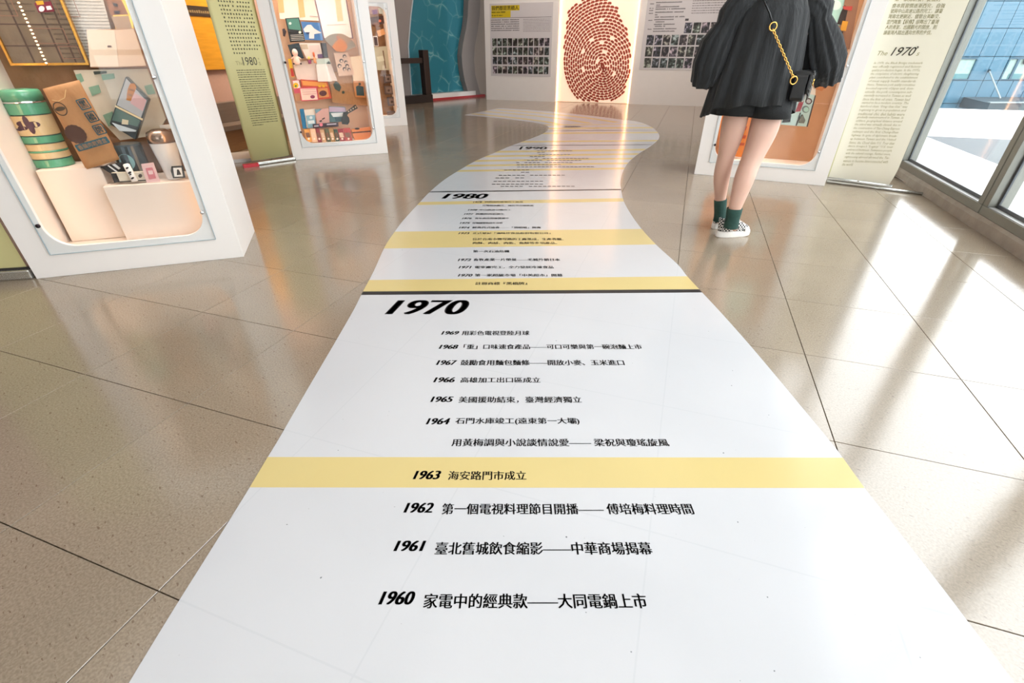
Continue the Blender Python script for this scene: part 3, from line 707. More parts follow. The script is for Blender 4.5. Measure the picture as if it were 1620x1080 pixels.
it2('green_booklet', 'black and green booklet with white lines', 'booklet', [(451, 29), (473, 27.5), (482.5, 65), (459, 67)], '#24272b', decos=[('green_cover', [(453, 30), (472, 29), (477, 48), (457, 46)], '#4b8073'), ('white_dot', pc(459, 37, 2.2), '#c9d8d0'), ('white_dot', pc(474.5, 51, 2.2), '#d6d8cc')] + [('white_line', [(459.5 + i * .5, 55.5 + 2.6 * i), (479.5 + i * .6, 54.5 + 2.6 * i), (479.5 + i * .6, 55.3 + 2.6 * i), (459.5 + i * .5, 56.3 + 2.6 * i)], '#c9c5bb') for i in range(4)])
it2('blue_booklet', 'blue booklet with a white mountain shape on its cover', 'booklet', [(476, 34), (506, 36), (511.5, 64), (482.5, 63)], '#4573a8', decos=[('white_peak', [(480, 46), (486, 39.5), (492, 39), (497, 45), (509, 52), (497, 54), (497, 61), (489, 61), (489, 52), (482, 51)], '#ddd3cf'), ('dark_band', [(484, 51), (490, 51), (489, 54), (485, 54)], '#2a3d63')], dd=.006)
it2('dark_photo', 'narrow nearly black photograph right of the white note sheets', 'photograph', [(506.5, 68), (516, 68), (519.5, 91.5), (511, 91.5)], '#2f2a2e', dd=.004)
it2('teal_card', 'dark teal card behind the pink baby doll', 'card', [(455, 71), (473, 68), (481, 92), (463, 94)], '#24363f')
it2('photo_sheet', 'pale sheet with small pasted photos between doll and dark photograph', 'sheet', [(473, 68), (506, 68), (511, 92), (485, 93)], '#e4d4ca', decos=[('tiny_photo', [(475, 70), (486, 70), (488, 78), (477, 78)], '#b9a690'), ('tiny_photo', [(502, 86), (512, 85), (512, 92), (503, 92)], '#6d5674'), ('grey_print', [(488, 72), (505, 71), (507, 82), (490, 83)], '#d9c3bb')])
it2('pale_sheet', 'large pale blank sheet in the centre of the middle case', 'sheet', [(463, 99), (520, 92), (534, 128), (470, 126)], '#e0cbbf', dd=-.02)
it2('green_card', 'pale green card with a dark hill shape at its corner', 'card', [(500, 93), (520, 92), (524, 101), (502, 102)], '#c2ccc2', decos=[('dark_hill', [(516, 101), (520, 96), (524, 101)], '#26302e')])
for nm, lb, (x, y0, y1, rx), c, hc_ in (('baby_doll', 'pink baby doll figurine standing before the dark teal card', (469, 77, 102, 5.6), '#f0c6b4', '#f2cdbd'), ('small_figurine', 'tiny yellow haired figurine with a purple dress', (489, 89, 101, 2.6), '#8a3d62', '#e8c25e'), ('small_figurine', 'tiny orange figurine standing right of the yellow haired one', (497.5, 82, 100, 2.2), '#ec9b6a', '#d9683c')):
    ub1, zb1 = C2.px(x + 1.5, y1, D - .05); ut1, zt1 = C2.px(x - 1.5, y0, D - .05); hh = zt1 - zb1; rw = abs(C2.px(x + rx, y1, D - .05)[0] - C2.px(x, y1, D - .05)[0])
    f = empty(nm, C2.matrix(ub1, D - .05, zb1)); tag(f, lb, 'figurine')
    MB().lathe([(.002, 0), (rw * .9, 0), (rw, hh * .12), (rw * .85, hh * .35), (rw * .5, hh * .55), (.002, hh * .58)], 14).obj('figure_body', K(c), f, smooth=True)
    MB().dome((0, 0, hh * .75), rw * .8, rw * .8, hh * .25, 14, 8).obj('figure_head', K(hc_), f, smooth=True)
    MB().tube([(-rw * 1.3, -rw * .3, hh * .35), (-rw * .5, 0, hh * .5), (rw * .5, 0, hh * .5), (rw * 1.3, -rw * .3, hh * .35)], rw * .22, 8).obj('figure_arms', K(c), f, smooth=True)
    if rx > 4: MB().box((-rw * 1.2, -rw * .5, 0), (rw * 1.2, rw * .8, hh * .1)).obj('dark_base', K('#25211f'), f)
# folding fan
fu, fz = C2.px(538, 82, D - .02)
def fanp(x, y): u, z = C2.px(x, y, D - .02); return (u - fu, z - fz)
fan = empty('folding_fan', C2.matrix(fu, D - .02, fz)); tag(fan, 'open folding fan, grey with an orange picture near its pivot', 'fan')
arc = [(513.5, 63), (517, 58), (524, 54.5), (533, 53), (541, 53.5), (549, 57), (556, 63), (560, 68), (563, 74)]
inn = [(531, 80), (532, 79.5), (533.5, 79), (535.5, 78.8), (537.5, 78.8), (540, 79), (542, 79.6), (544, 80.4), (545, 81.2)]
for i in range(8):
    q = [fanp(*inn[i]), fanp(*inn[i + 1]), fanp(*arc[i + 1]), fanp(*arc[i])]
    k = .003 * (i % 2)
    MB().prism([q[::-1] if False else q], -k - .003, -k).obj('fan_leaf', K('#8f8578') if i < 3 or i > 5 else K('#9a7f66'), fan)
MB().prism([[fanp(525, 74), fanp(533, 81.5), fanp(545, 82), fanp(550, 74), fanp(545, 65), fanp(538, 60), fanp(531, 66)]], -.011, -.0065).obj('orange_print', K('#c2722f'), fan)
MB().prism([ell(*fanp(534, 59), .016, .012, 10)], -.0135, -.0115).obj('red_print', K('#b5563c'), fan)
# cartoon group paper: generic round faces with dark hair
hairs = [(545, 89, 3), (540, 96, 3.2), (547, 98, 2.6), (537, 104, 3.2), (549, 104, 3), (545, 109, 3), (552, 110, 2.8)]
it2('drawing_sheet', 'buff paper with ink drawings of several dark haired heads', 'drawing', [(528, 84), (550, 83), (561, 118), (536, 121)], '#d9b8a2', decos=[('hair_drawing', pc(x, y, r, 9), '#2a2226') for x, y, r in hairs] + [('face_drawing', pc(x + .3, y + .8, r * .6, 8), '#dcc0ac') for x, y, r in hairs], dd=.006)
it2('note_sheet', 'blank cream note right of the drawing of heads', 'note', [(554, 90), (573, 88), (578, 128), (559, 128)], '#f0dfc6')
it2('note_sheet', 'curled white note lying above the red game box', 'note', [(500, 102), (516, 101), (525.5, 129), (503, 129)], '#f1e6df', dd=.012)
it2('yellow_packet', 'yellow and red packet at the left edge above the emblem pack', 'packet', [(455.5, 93), (460.5, 93), (466, 122), (461, 122)], '#e0b52c', decos=[('red_part', [(459, 108), (463, 108), (466, 121), (461, 121)], '#b5352c')])
it2('emblem_pack', 'small pack with a yellow disc left of the pink game box', 'packet', [(462, 127), (473, 126), (477, 147), (466, 148)], '#c9566a', decos=[('white_field', [(463, 128), (472.5, 127), (475, 139), (465, 140)], '#ead6cf'), ('yellow_disc', pc(468, 135, 4.3), '#e5b31c'), ('green_mark', pc(468, 136, 1.7, 8), '#3b7a3c')], dd=.02)
it2('brown_jar', 'small brown jar under the yellow disc pack', 'jar', [(466.5, 148), (474, 147), (477.5, 159), (469, 159)], '#b58462', th=.02, dd=.02)
it2('kraft_sheet', 'crumpled kraft sheet with a dark leaf print at the right', 'paper', [(520, 112), (578, 122), (584, 168), (526, 162)], M_bag, decos=[('leaf_print', [(527, 134), (531, 128), (536, 131), (540, 138), (537, 145), (530, 141)], '#39453a'), ('leaf_print', pc(543, 146, 2.4, 8), '#39453a')], dd=-.03)
it2('game_box', 'orange red game box printed with a dark fruit', 'box', [(475.5, 125.5), (518, 129.5), (525, 155.5), (480, 160)], '#c9563e', th=.03, decos=[('orange_face', [(477.5, 127.5), (516, 131), (518.5, 137), (479, 135)], '#e29a50'), ('yellow_square', [(503, 134), (507, 134), (508, 138), (504, 138)], '#e9b232'), ('yellow_square', [(509, 134), (513, 134), (514, 138), (510, 138)], '#e9b232'), ('picture', [(502.5, 140), (518, 139), (521, 153), (504.5, 155)], '#d9925a'), ('fruit_print', pc(511, 147.5, 6, 12, 4.5), '#5a2f33')])
it2('game_box', 'pink game box with ruled lines standing before the orange red one', 'box', [(473, 139), (501, 138), (504.5, 158.5), (477, 160)], '#d2566a', th=.02, decos=[('pink_face', [(475, 140.5), (500, 139.8), (502.8, 157.3), (478, 158.5)], '#f2cdbd')] + [('ruled_line', [(477 + i, 142 + 3.3 * i), (499.5 + i * .5, 141.2 + 3.3 * i), (499.5 + i * .5, 142 + 3.3 * i), (477 + i, 142.8 + 3.3 * i)], '#c98b8b') for i in range(3)] + [('dark_print', pc(494.5, 153, 3.8, 9, 2.8), '#8a3d5c')], dd=.035)
it2('portrait_card', 'dark teal portrait card in an orange mount at the right edge', 'card', [(558.5, 128), (575.5, 127), (579, 155), (562, 153)], '#c98a54', decos=[('dark_figure', [(563, 137), (567, 135), (575, 137), (576.5, 151.5), (564.5, 151)], '#2b4448'), ('dark_head', pc(569, 133, 2.2, 9), '#3a3a34')])
it2('blue_book', 'tall narrow blue book at the left of the lower shelf', 'book', [(474, 173), (480.5, 172), (486.5, 203), (479, 203.5)], '#1d6f9a', th=.03)
it2('white_book', 'white book standing behind the pale blue one', 'book', [(481, 174), (498, 172), (500, 186), (485, 202)], '#e3d9cc', th=.02)
it2('pale_blue_book', 'pale blue patterned book on the lower shelf', 'book', [(484, 183), (498, 182), (500.5, 202), (487, 202.5)], '#7ea9bb', th=.02, decos=[('white_print', [(487, 191), (497, 190), (498, 195), (488, 196)], '#d8e4e6'), ('white_print', pc(492, 186, 2.5, 8), '#cfe0e6')], dd=.01)
it2('portrait_record', 'pink portrait sleeve with dark eyes on the lower shelf', 'record sleeve', [(498, 173), (519.5, 171), (521.5, 194.5), (501.5, 195.5)], '#cfa39b', th=.006, decos=[('blue_corner', [(498, 173), (510, 172), (499.5, 180)], '#6d93a3'), ('dark_eye', [(509, 188), (513.5, 185.5), (514, 187.5), (510, 189.5)], '#2f2428'), ('dark_eye', [(505, 191), (509, 189.5), (509.5, 192), (506, 193)], '#332a2a')], dd=.02)
it2('magazine', 'magazine with purple and teal cover right of the portrait sleeve', 'magazine', [(520, 168), (546, 169), (552, 192), (521.5, 193.5)], '#5d7f86', th=.006, decos=[('lilac_band', [(520.5, 169), (545.5, 170), (547.5, 177), (521, 177)], '#b9a6bd'), ('white_print', [(523, 179), (545, 178), (546, 184), (527, 185)], '#dfe3e2'), ('dark_band', [(530, 186), (549, 185), (550.5, 191), (531, 192)], '#2f4f58')], dd=.015)
it2('title_strip', 'long dark title strip with a pink dot on the lower shelf', 'sign', [(494.5, 196.5), (535, 193), (535.5, 200), (495.5, 203)], '#3c3340', th=.006, decos=[('pink_dot', pc(508, 197.3, 2.7, 10), '#e47e8e'), ('white_lettering', [(517, 195.8), (532, 194.6), (532, 197), (517, 198)], '#b9b2bd'), ('white_lettering', [(497, 198.6), (504, 198), (504, 200), (497, 200.6)], '#b9b2bd')], dd=.045)
# guitar-like toy with checked neck
gu, gz = C2.px(548, 192, D - .05)
gt = empty('toy_guitar', C2.matrix(gu, D - .05, gz)); tag(gt, 'small black toy guitar with a checked neck on the lower shelf', 'toy guitar')
def g2(x, y): u, z = C2.px(x, y, D - .05); return (u - gu, z - gz)
MB().prism([[g2(*p) for p in ((541, 196), (550, 197), (553, 192), (552, 186), (549, 182), (551, 179), (548, 177), (543, 178), (542, 183), (540, 188))]], -.02, 0).obj('guitar_body', K('#25292c'), gt)
MB().prism([[g2(547, 177), g2(550, 180), g2(566, 171), g2(562, 165)]], -.012, -.004).obj('guitar_neck', K('#2f2620'), gt)
for i in range(4):
    x = 550 + 3.6 * i; y = 176 - 2.3 * i
    MB().prism([[g2(x, y), g2(x + 1.2, y + 1.5), g2(x + 2.6, y + .3), g2(x + 1.6, y - 1.3)]], -.0135, -.0122).obj('check_square', K('#d9c3a6'), gt)
for i, (x0, x1, c, lb) in enumerate(((480, 489, '#d99a52', 'orange yellow booklet at the left end of the lowest row'), (489, 498, '#e2b99a', 'pale peach booklet second in the lowest row'), (498, 504.5, '#8c3f48', 'dark red booklet third in the lowest row'), (504.5, 511.5, '#c9a27e', 'tan booklet in the middle of the lowest row'), (512.5, 519, '#5a6450', 'dark green booklet next to the tan one in the lowest row'), (519, 526, '#a8875e', 'light brown booklet in the lowest row'), (526.5, 533, '#41574d', 'narrow bottle green booklet in the lowest row'), (533, 542, '#96303a', 'crimson booklet in the lowest row'), (542, 553, '#b5433f', 'bright red booklet at the right end of the lowest row'))):
    it2('booklet', lb, 'booklet', [(x0 + 1, 205 - (i % 3)), (x1 + .5, 204.5 - (i % 3)), (x1 + 5, 224.5), (x0 + 5.5, 225)], c, th=.02, decos=[('cover_print', [(x0 + 3, 210), (x1, 209.5), (x1 + 2.4, 217), (x0 + 5, 217.5)], '#dcbfa6' if i % 2 else '#7a5a4a'), ('cover_mark', pc((x0 + x1) / 2 + 4, 219.5, 1.8, 7), '#efdccb')], dd=.03 + .004 * (i % 3), group='booklets in the lowest row')
it2('orange_shelf', 'small orange box with a dark slit at the lower right corner', 'box', [(556, 205), (586, 201), (587, 217), (562, 224)], '#e08c52', th=.04, decos=[('dark_slit', [(556.5, 209), (586.5, 206.5), (586.8, 208.5), (557, 211)], '#4a2a22'), ('dark_disc', pc(565, 203.5, 4, 10, 1.6), '#2f1f1c')])
it2('dark_ornament', 'small dark ornament hanging at the left edge', 'ornament', [(446.5, 46), (450, 45), (453, 50), (451, 58), (448, 57)], '#2f1f26')

# ---------------------------------------------------------------- case 3 contents
def it3(name, label, cat, poly, c, decos=(), th=.01, dd=0.0): return item(C3, name, label, cat, poly, .40 - dd, K(c), th, None, [(n, p, K(k)) for n, p, k in decos])
it3('grey_model', 'grey and purple model piece at the top of the farthest case', 'model', [(583, 8), (606, 6), (610, 20), (586, 22)], '#a58a86', [('purple_part', [(588, 16), (597, 15), (597, 22), (590, 23)], '#6d4a78'), ('pale_part', [(598, 12), (608, 14), (609, 22), (600, 22)], '#c3cdc8')], dd=.02)
it3('dark_model', 'dark brown model piece with red lamp under the grey one', 'model', [(585, 28), (608, 24), (612, 36), (590, 42)], '#46302c', [('red_lamp', pc(601, 33, 2.2, 8), '#e2795a'), ('brown_part', [(590, 36), (600, 35), (600, 40), (591, 41)], '#7a4c34')], dd=.03)
it3('tilted_card', 'tan card tilted on the upper part of the farthest case', 'card', [(596, 49), (607, 45), (610, 54), (599, 58)], '#d39a68', dd=.03)
it3('small_photo', 'small dark photograph with white border in the farthest case', 'photograph', [(590, 57), (597, 57), (599, 73), (592, 73)], '#d8cfc8', [('dark_picture', [(591, 58.5), (596.3, 58.5), (598, 72), (592.6, 72)], '#4a3a3c')], dd=.02)
it3('map_sheet', 'pale green map sheet in the middle of the farthest case', 'map', [(591, 74), (612, 73), (618, 111), (597, 111)], '#b9b5a0', [('brown_line', [(605, 80), (607, 80), (611, 108), (609, 108)], '#77604f'), ('pale_patch', [(596, 90), (606, 88), (608, 96), (598, 98)], '#cfd0bd')], dd=.01)
for x, y, c, lb in ((607, 118, '#4c3a36', 'dark radio on the brown shelf just below the map sheet'), (608, 136, '#5c4d4a', 'dark radio second below the map sheet'), (613, 154, '#5a5356', 'grey framed box on the lower wall of the farthest case'), (613, 176, '#6b6260', 'grey box at the bottom of the farthest case')):
    it3('small_box', lb, 'box', [(x, y), (x + 13, y - .5), (x + 15, y + 13), (x + 1.5, y + 13.5)], c, [('box_face', [(x + 2, y + 2), (x + 11, y + 2), (x + 12.5, y + 11), (x + 3.5, y + 11)], '#7d6a62'), ('dial', pc(x + 7, y + 7, 2, 8), '#3a2a26')], th=.04, dd=.05)

# ---------------------------------------------------------------- case 4 (right) contents
def it4(name, label, cat, poly, c, decos=(), th=.008, dd=0.0, d=.33): return item(C4, name, label, cat, poly, d - dd, K(c), th, None, [(n, p, K(k)) for n, p, k in decos])
it4('teal_poster', 'pale teal poster beside the right sleeve', 'poster', [(1270, -50), (1345, -50), (1330, 40), (1270, 45)], '#a9d4cd', [('white_arc', pc(1322, 8, 9, 14, 8), '#cfe9e2')])
it4('figure_poster', 'dark poster with a figure in a yellow skirt beside the grey case edge', 'poster', [(1344, -40), (1367, -40), (1344, 78), (1322, 78)], '#8f6a55', [('dark_coat', [(1336, 8), (1342, 12), (1336, 40), (1324, 38), (1330, 20)], '#2c2426'), ('red_scarf', [(1333, 10), (1349, 10), (1347, 17), (1335, 15)], '#b5423c'), ('yellow_skirt', [(1333, 33), (1342, 34), (1338, 49), (1329, 48)], '#d49a34'), ('dark_boot', [(1329, 50), (1334, 50), (1329, 68), (1325, 67)], '#2a2224')], dd=.01)
it4('dried_leaf', 'dried brown leaf print right of the black shoulder bag', 'leaf', [(1283, 129), (1312, 116), (1311, 133), (1300, 144), (1287, 140)], '#c07f52', [('dark_spot', pc(1305, 137, 3, 9), '#6d3a2c'), ('dark_spot', pc(1299, 132, 1.6, 7), '#8a4c34')])
it4('blue_board', 'pale blue board with two rings and a hanging lamp drawing under the bag', 'board', [(1235, 197), (1277.8, 200.5), (1291, 151), (1250, 143)], '#b9d8d8', [('dark_edge', [(1277.8, 200.5), (1291, 151), (1289, 150.8), (1275.8, 200.3)], '#3c434c'), ('ring', pc(1279.4, 160, 5.5, 16, 5), '#4c3038'), ('ring_field', pc(1279.4, 160, 3.6, 14, 3.2), '#b9bfc0'), ('ring', pc(1274.4, 172.8, 5.8, 16, 5.6), '#6f7c80'), ('ring_field', pc(1275.4, 173.2, 4.2, 14, 4), '#a9d2cc'), ('red_print', [(1264, 161), (1272, 160), (1266, 176), (1258, 177)], '#9a4550'), ('dark_rod', [(1265.5, 178), (1267, 178), (1260.5, 198.5), (1258.5, 198.5)], '#2c2a2e'), ('lamp_shape', [(1268, 181), (1270, 181), (1274, 190), (1272, 195), (1263, 194), (1264, 189)], '#6f7672'), ('dark_shape', [(1240, 184), (1252, 182), (1250, 193), (1237, 194)], '#23262c')], dd=.03)
it4('orange_poster', 'deep orange poster with red writing seen between the legs', 'poster', [(1140, 175), (1205, 180), (1190, 250), (1135, 245)], '#c4702c', [('red_stroke', [(1176, 200), (1182, 200), (1180, 206), (1174, 206)], '#9c3c1c'), ('red_stroke', [(1173, 214), (1181, 214), (1179, 219), (1172, 219)], '#9c3c1c'), ('red_stroke', [(1171, 226), (1178, 226), (1177, 230), (1170, 230)], '#9c3c1c')], dd=.02)
it4('white_box', 'white box on the shelf behind the right hand side of the case', 'box', [(1266, 122), (1292, 118), (1290, 150), (1268, 150)], '#e6dcd2', th=.05)

# ================================================================== ROLL-UP BANNERS
M_olive = mat('olive_banner', '#cfc992', .55, noise=(3, .04)); M_crb = mat('cream_banner', '#f5f2e6', .6, noise=(3, .02))

def translucent(m, fac):
    n = m.node_tree; o_ = [x for x in n.nodes if x.type == 'OUTPUT_MATERIAL'][0]; b_ = n.nodes['Principled BSDF']
    tr = n.nodes.new('ShaderNodeBsdfTranslucent'); tr.inputs[0].default_value = b_.inputs['Base Color'].default_value[:]; mx_ = n.nodes.new('ShaderNodeMixShader'); mx_.inputs[0].default_value = fac
    n.links.new(b_.outputs[0], mx_.inputs[1]); n.links.new(tr.outputs[0], mx_.inputs[2]); n.links.new(mx_.outputs[0], o_.inputs[0])
translucent(M_crb, .35)
M_alb = mat('bright_aluminium', '#c4c4bf', .25, .8)
M_tx1 = mat('banner_text_dark', '#5d5a3c', .6); M_tx2 = mat('banner_text_olive', '#a19a6c', .6); M_tx3 = mat('banner_title', '#454335', .6)
# far one: the 1980s
p0, p1 = gp(400, 262), gp(464.5, 252.7)
B8 = Plane(p0[:2], math.atan2(p1.y - p0.y, p1.x - p0.x)); wb = (p1 - p0).length
bn = empty('roll_up_banner', B8.matrix()); tag(bn, 'olive roll-up banner about the 1980s between two display cases', 'banner')
def curl(u): return .05 * max(0, (u / wb - .75) / .25) ** 2
b = MB(); rings = []
for i in range(15):
    u = wb * i / 14; rings.append([Vector((u, curl(u), .05)), Vector((u, curl(u) + .001, 2.05))])
b.loft(rings, cap=False, closed=False); o = b.obj('banner_sheet', M_olive, bn, smooth=True); so = o.modifiers.new('thick', 'SOLIDIFY'); so.thickness = .0015; so.offset = 1
MB().box((-.01, -.035, .0), (wb + .02, .05, .035)).obj('cassette', M_alb, bn, bevel=.01)
MB().tube([(wb / 2, .05, .03), (wb / 2, .055, 2.06)], .01).obj('support_pole', M_alb, bn)
def u8(x, y): return B8.px(x, y)
rows = []
lines8 = [(345, 395, 1.5), (347, 397, 8.5), (349.5, 399, 15), (351, 399.5, 21.5), (354, 402, 27.5), (355.5, 403.5, 34), (357, 404, 41), (359, 406.5, 47), (361, 408, 53), (363, 410, 59.5), (364.5, 408, 65.5), (366, 412, 71.5), (368, 410, 77.5), (370, 391, 84)]
for x0, x1, y in lines8:
    a = u8(x0, y + 1.4); c = u8(x1, y + 1.4); rows.append((a[0], c[0], a[1], .0165))
dashes('text_line', rows, M_tx1, bn, d=-.002, gap=.85)
a = u8(373.5, 103); text_face('title_text', 'The', a[0], a[1], .035, M_tx2, bn, d=-.002)
a = u8(385.5, 103.5); c = u8(408, 103.5); text_face('title_text', '1980', a[0], a[1], .075, M_tx3, bn, d=-.002, width=c[0] - a[0])
a = u8(408.5, 95); text_face('title_text', '’', a[0], a[1], .02, M_tx2, bn, d=-.002); a = u8(410, 103); text_face('title_text', 's', a[0], a[1], .03, M_tx2, bn, d=-.002)
rows = []
for i in range(25):
    y = 112 + 3.62 * i; a = u8(374 + i * 1.08, y); c = u8((419 + i * .98) if i < 24 else 417, y); rows.append((a[0] + .0, min(c[0], wb - .03), a[1], .008))
dashes('text_line', rows, M_tx1, bn, d=-.002, words=True)
tag(MB().box((0, 0, 0), (.16, .05, .035)).box((.02, -.0015, .008), (.12, 0, .026)).obj('red_clamp', mat('red_plastic', '#c02836', .35), matrix=Matrix.Translation(gp(386, 266)) @ Matrix.Rotation(math.radians(38), 4, 'Z'), bevel=.004), 'small red plastic clamp on the floor by the olive 1980s banner', 'clamp')
tag(MB().box((0, 0, 0), (.9, .5, .04)).obj('grey_plinth', mat('grey_plinth', '#d4d3d1', .3), matrix=Matrix.Translation(gp(330, 262)) @ Matrix.Rotation(math.radians(30), 4, 'Z'), bevel=.004), 'low grey plinth on the floor behind the nearest display case', 'plinth')
# near left one
p0, p1 = gp(-60, 446), gp(58, 438)
BL = Plane(p0[:2], math.atan2(p1.y - p0.y, p1.x - p0.x)); wl = (p1 - p0).length
bn = empty('roll_up_banner', BL.matrix(0, 0, 0)); tag(bn, 'olive roll-up banner at the left edge beside the nearest display case', 'banner')
MB().box((-.25, .0, .06), (wl - .02, .002, 2.05)).obj('banner_sheet', M_olive, bn)
MB().box((-.27, -.03, 0), (wl, .05, .055)).obj('cassette', M_alb, bn, bevel=.008)
MB().box((-.27, -.012, .055), (wl, .012, .066)).obj('cassette_lip', mat('black_rubber', '#2c2a2a', .5), bn)
# right one: the 1970s
b0, b1 = gp(1308, 285), gp(1406, 298)
B7 = Plane(b0[:2], math.atan2(b1.y - b0.y, b1.x - b0.x)); w7 = (b1 - b0).length
def lean(B, x, y):          # the point on the pixel's ray that lies straight above-and-forward of B
    r = ray(x, y); m = -B7.n; det = r.x * -m.y + r.y * m.x
    t_ = (B.x * -m.y + B.y * m.x) / det; k = (r.x * B.y - r.y * B.x) / det
    return k, CAMH + r.z * t_
kl, zl_ = lean(b0, 1391, 0)
slope = max(-.12, min(.12, kl / zl_))
bn = empty('roll_up_banner', B7.matrix()); tag(bn, 'cream roll-up banner titled The 1970s next to the window', 'banner')
RB = Matrix.Rotation(math.atan(slope), 4, 'X')          # leans towards the viewer
sheet = empty('banner_face', None); sheet.parent = bn; sheet.matrix_local = RB
b = MB(); rings = []
def flare(z): return .025 * max(0, 1 - z / .2) ** 2
for j in range(12):
    z = .035 + 1.98 * (j / 11) ** 2; rings.append([Vector((0, 0, z)), Vector((w7 * .5, 0, z)), Vector((w7 + .01 - flare(z) * 1.2, -.004, z))])
b.loft(rings, cap=False, closed=False); o = b.obj('banner_sheet', M_crb, sheet); so = o.modifiers.new('thick', 'SOLIDIFY'); so.thickness = .0015; so.offset = -1
MB().box((-.004, -.0035, .035), (.006, .002, 2.0)).obj('side_edge', mat('banner_side_edge', '#c9c69a', .5), sheet)
nrm = RB @ Vector((0, 1, 0))
def p7(x, y):
    r = ray(x, y); nw = Matrix.Rotation(B7.a, 3, 'Z') @ nrm; t_ = (b0 - Vector((0, 0, CAMH))).dot(nw) / r.dot(nw)
    P = Vector((0, 0, CAMH)) + r * t_; L_ = RB.inverted() @ (B7.matrix().inverted() @ P)
    return L_.x, L_.z
def t7(s, x0, x1, yb, yt, m, **kw):
    a = p7(x0, yb); c = p7(x1, yb + (x1 - x0) * kw.pop('dy', 0)); e = p7(x0, yt)
    text_quad('text_line', s, (a[0], -.0045, a[1]), (c[0], -.0045, c[1]), (a[0], -.0045, a[1] + abs(e[1] - a[1])), m, sheet, **kw)
zh = ['第一家傳統食，從儉約', '食本質習慣逐漸西化，自強', '號與中山高速公路的完工，讓臺', '灣南北更親近。儘管台美斷交，', '雲門舞集【薪傳】卻舞出了臺灣', '人的勇氣，出國觀光的開放，則', '讓臺灣人踏出邁向世界的步伐。']
zx_ = [(1415, 1487, 2.5), (1410.5, 1494, 12.5), (1408, 1490, 21), (1404.5, 1486, 29.5), (1402, 1484, 38), (1400, 1480.5, 46.5), (1397, 1473, 55)]
for s, (x0, x1, y) in zip(zh, zx_): t7(s, x0, x1, y, y - 7, M_tx2, bold=.01, res=1)
t7('The', 1387.5, 1403, 87.5, 80.5, M_tx2, shear=.25, res=2)
t7('1970', 1408.5, 1446, 88, 74.5, M_tx3, shear=.3, bold=-.01, res=4)
t7('’', 1449.5, 1452.5, 77.5, 73, M_tx3, res=2); t7('s', 1449, 1453.5, 88, 83, M_tx2, shear=.25, res=2)
eng = ['In 1970, the Black Bridge trademark', 'was officially registered and factory-', 'quality production began. In the 1970s,', 'the completion of electric slaughtering', 'plant contributed to the establishment', 'of meat supply health standards.', 'Hence, Taiwanese pork quality sometimes', 'boosted exports of Japan and, dom-', 'estically, the pork consumption sub-', 'stantially increased in Taiwan as well.', 'Since the first oil crisis, Taiwan had', 'started to be a modern country. The', 'fast-food chain “Ding-Gua-Gua” was', 'beginning to grow in population and', 'traditional chic diet habits were', 'gradually mainstreamed in Taiwan. In', 'addition, geographical distance around', 'the island was virtually shrunk due to', 'the construction of Tzu-Chiang Express', 'railways and the first Chung-Shan', 'highway. In spite of diplomatic break-', 'up between Taiwan and the United', 'States, the Cloud Gate U.S. Tour that', 'dance troupe’s “Legacy” U.S. tour', 'embraced between Taiwanese people', 'with the cultural courage. Further more,', 'sightseeing abroad allowed the Tai-', 'wanese to become interconnected with', 'the world.']
n_ = len(eng)
for i, s in enumerate(eng):
    f = i / (n_ - 1); y = 101 + (260.5 - 101) * (f * .94 + .06 * f)
    x0 = 1382 + (1332 - 1382) * f; x1 = 1459 + (1402 - 1459) * f
    if i == n_ - 1: x1 = x0 + 17
    t7(s, x0, x1, y + 1.2, y - 3.4, M_tx2, shear=.2, res=1, dy=.03 * f)
b = MB()
fe = gp(1463, 309); fm = B7.matrix().inverted()
MB().box((-.01, -.03, 0), (w7 + .02, .05, .028)).obj('cassette', M_alb, bn, bevel=.008)
foot = [fm @ (gp(1307, 289) + Vector((0, 0, .012))), fm @ (fe + Vector((0, 0, .012)))]
MB().tube(foot, .012, 8).obj('foot_tube', M_alb, bn, smooth=True)
foot2 = [fm @ (fe + Vector((0, 0, .012))), fm @ (gp(1404, 273) + Vector((0, 0, .012)))]
MB().tube(foot2, .012, 8).dome(foot2[0], .022, .022, .016, 10, 6).obj('foot_tube', M_alb, bn, smooth=True)
MB().tube([(w7 / 2, .03, .02), (w7 / 2, .04 , 1.0), (w7 / 2, .012 - slope * 0, 1.98)], .009).obj('support_pole', M_alb, bn)

# ================================================================== FAR WALL
PW_ = Plane(cs(0, WS)[:2], A)
def wu(x, y, d=0): return PW_.px(x, y, d)
# glowing light box with the fingerprint
lb = empty('fingerprint_light_box', PW_.matrix(-3.245, 0, 0)); tag(lb, 'glowing warm light panel bearing a huge red fingerprint of small petals', 'light panel')
M_glow = mat('backlit_panel', '#f6ddc8', .35, emit=('#ffd4b4', .72)); M_edge = mat('warm_light_edge', '#fff0dc', .4, emit=('#ffb87c', 7.0))
MB().box((.03, .03, .01), (1.775, .06, 4.3)).obj('panel', M_glow, lb)
MB().box((.0, -.012, .01), (.025, .06, 4.3)).obj('light_edge', M_edge, lb)
MB().box((1.78, -.012, .01), (1.805, .06, 4.3)).obj('light_edge', M_edge, lb)
M_pet = mat('red_petal', '#8e3026', .45, noise=(9, .35), c2='#c4553a')
b = MB()
cu, cz = wu(953, 105); cu += 3.245
outl = [(918, -3), (899, 18), (895, 50), (891, 75), (890, 100), (893, 118), (897, 133), (903, 147), (912, 157), (925, 159), (942, 160), (962, 159), (975, 159.5), (985, 148), (992, 133), (996, 115), (997.5, 95), (996, 70), (992, 50), (984, 28), (975, 12), (962, -3), (950, -8), (930, -8)]
OL = [(wu(x, y)[0] + 3.245, wu(x, y)[1]) for x, y in outl]
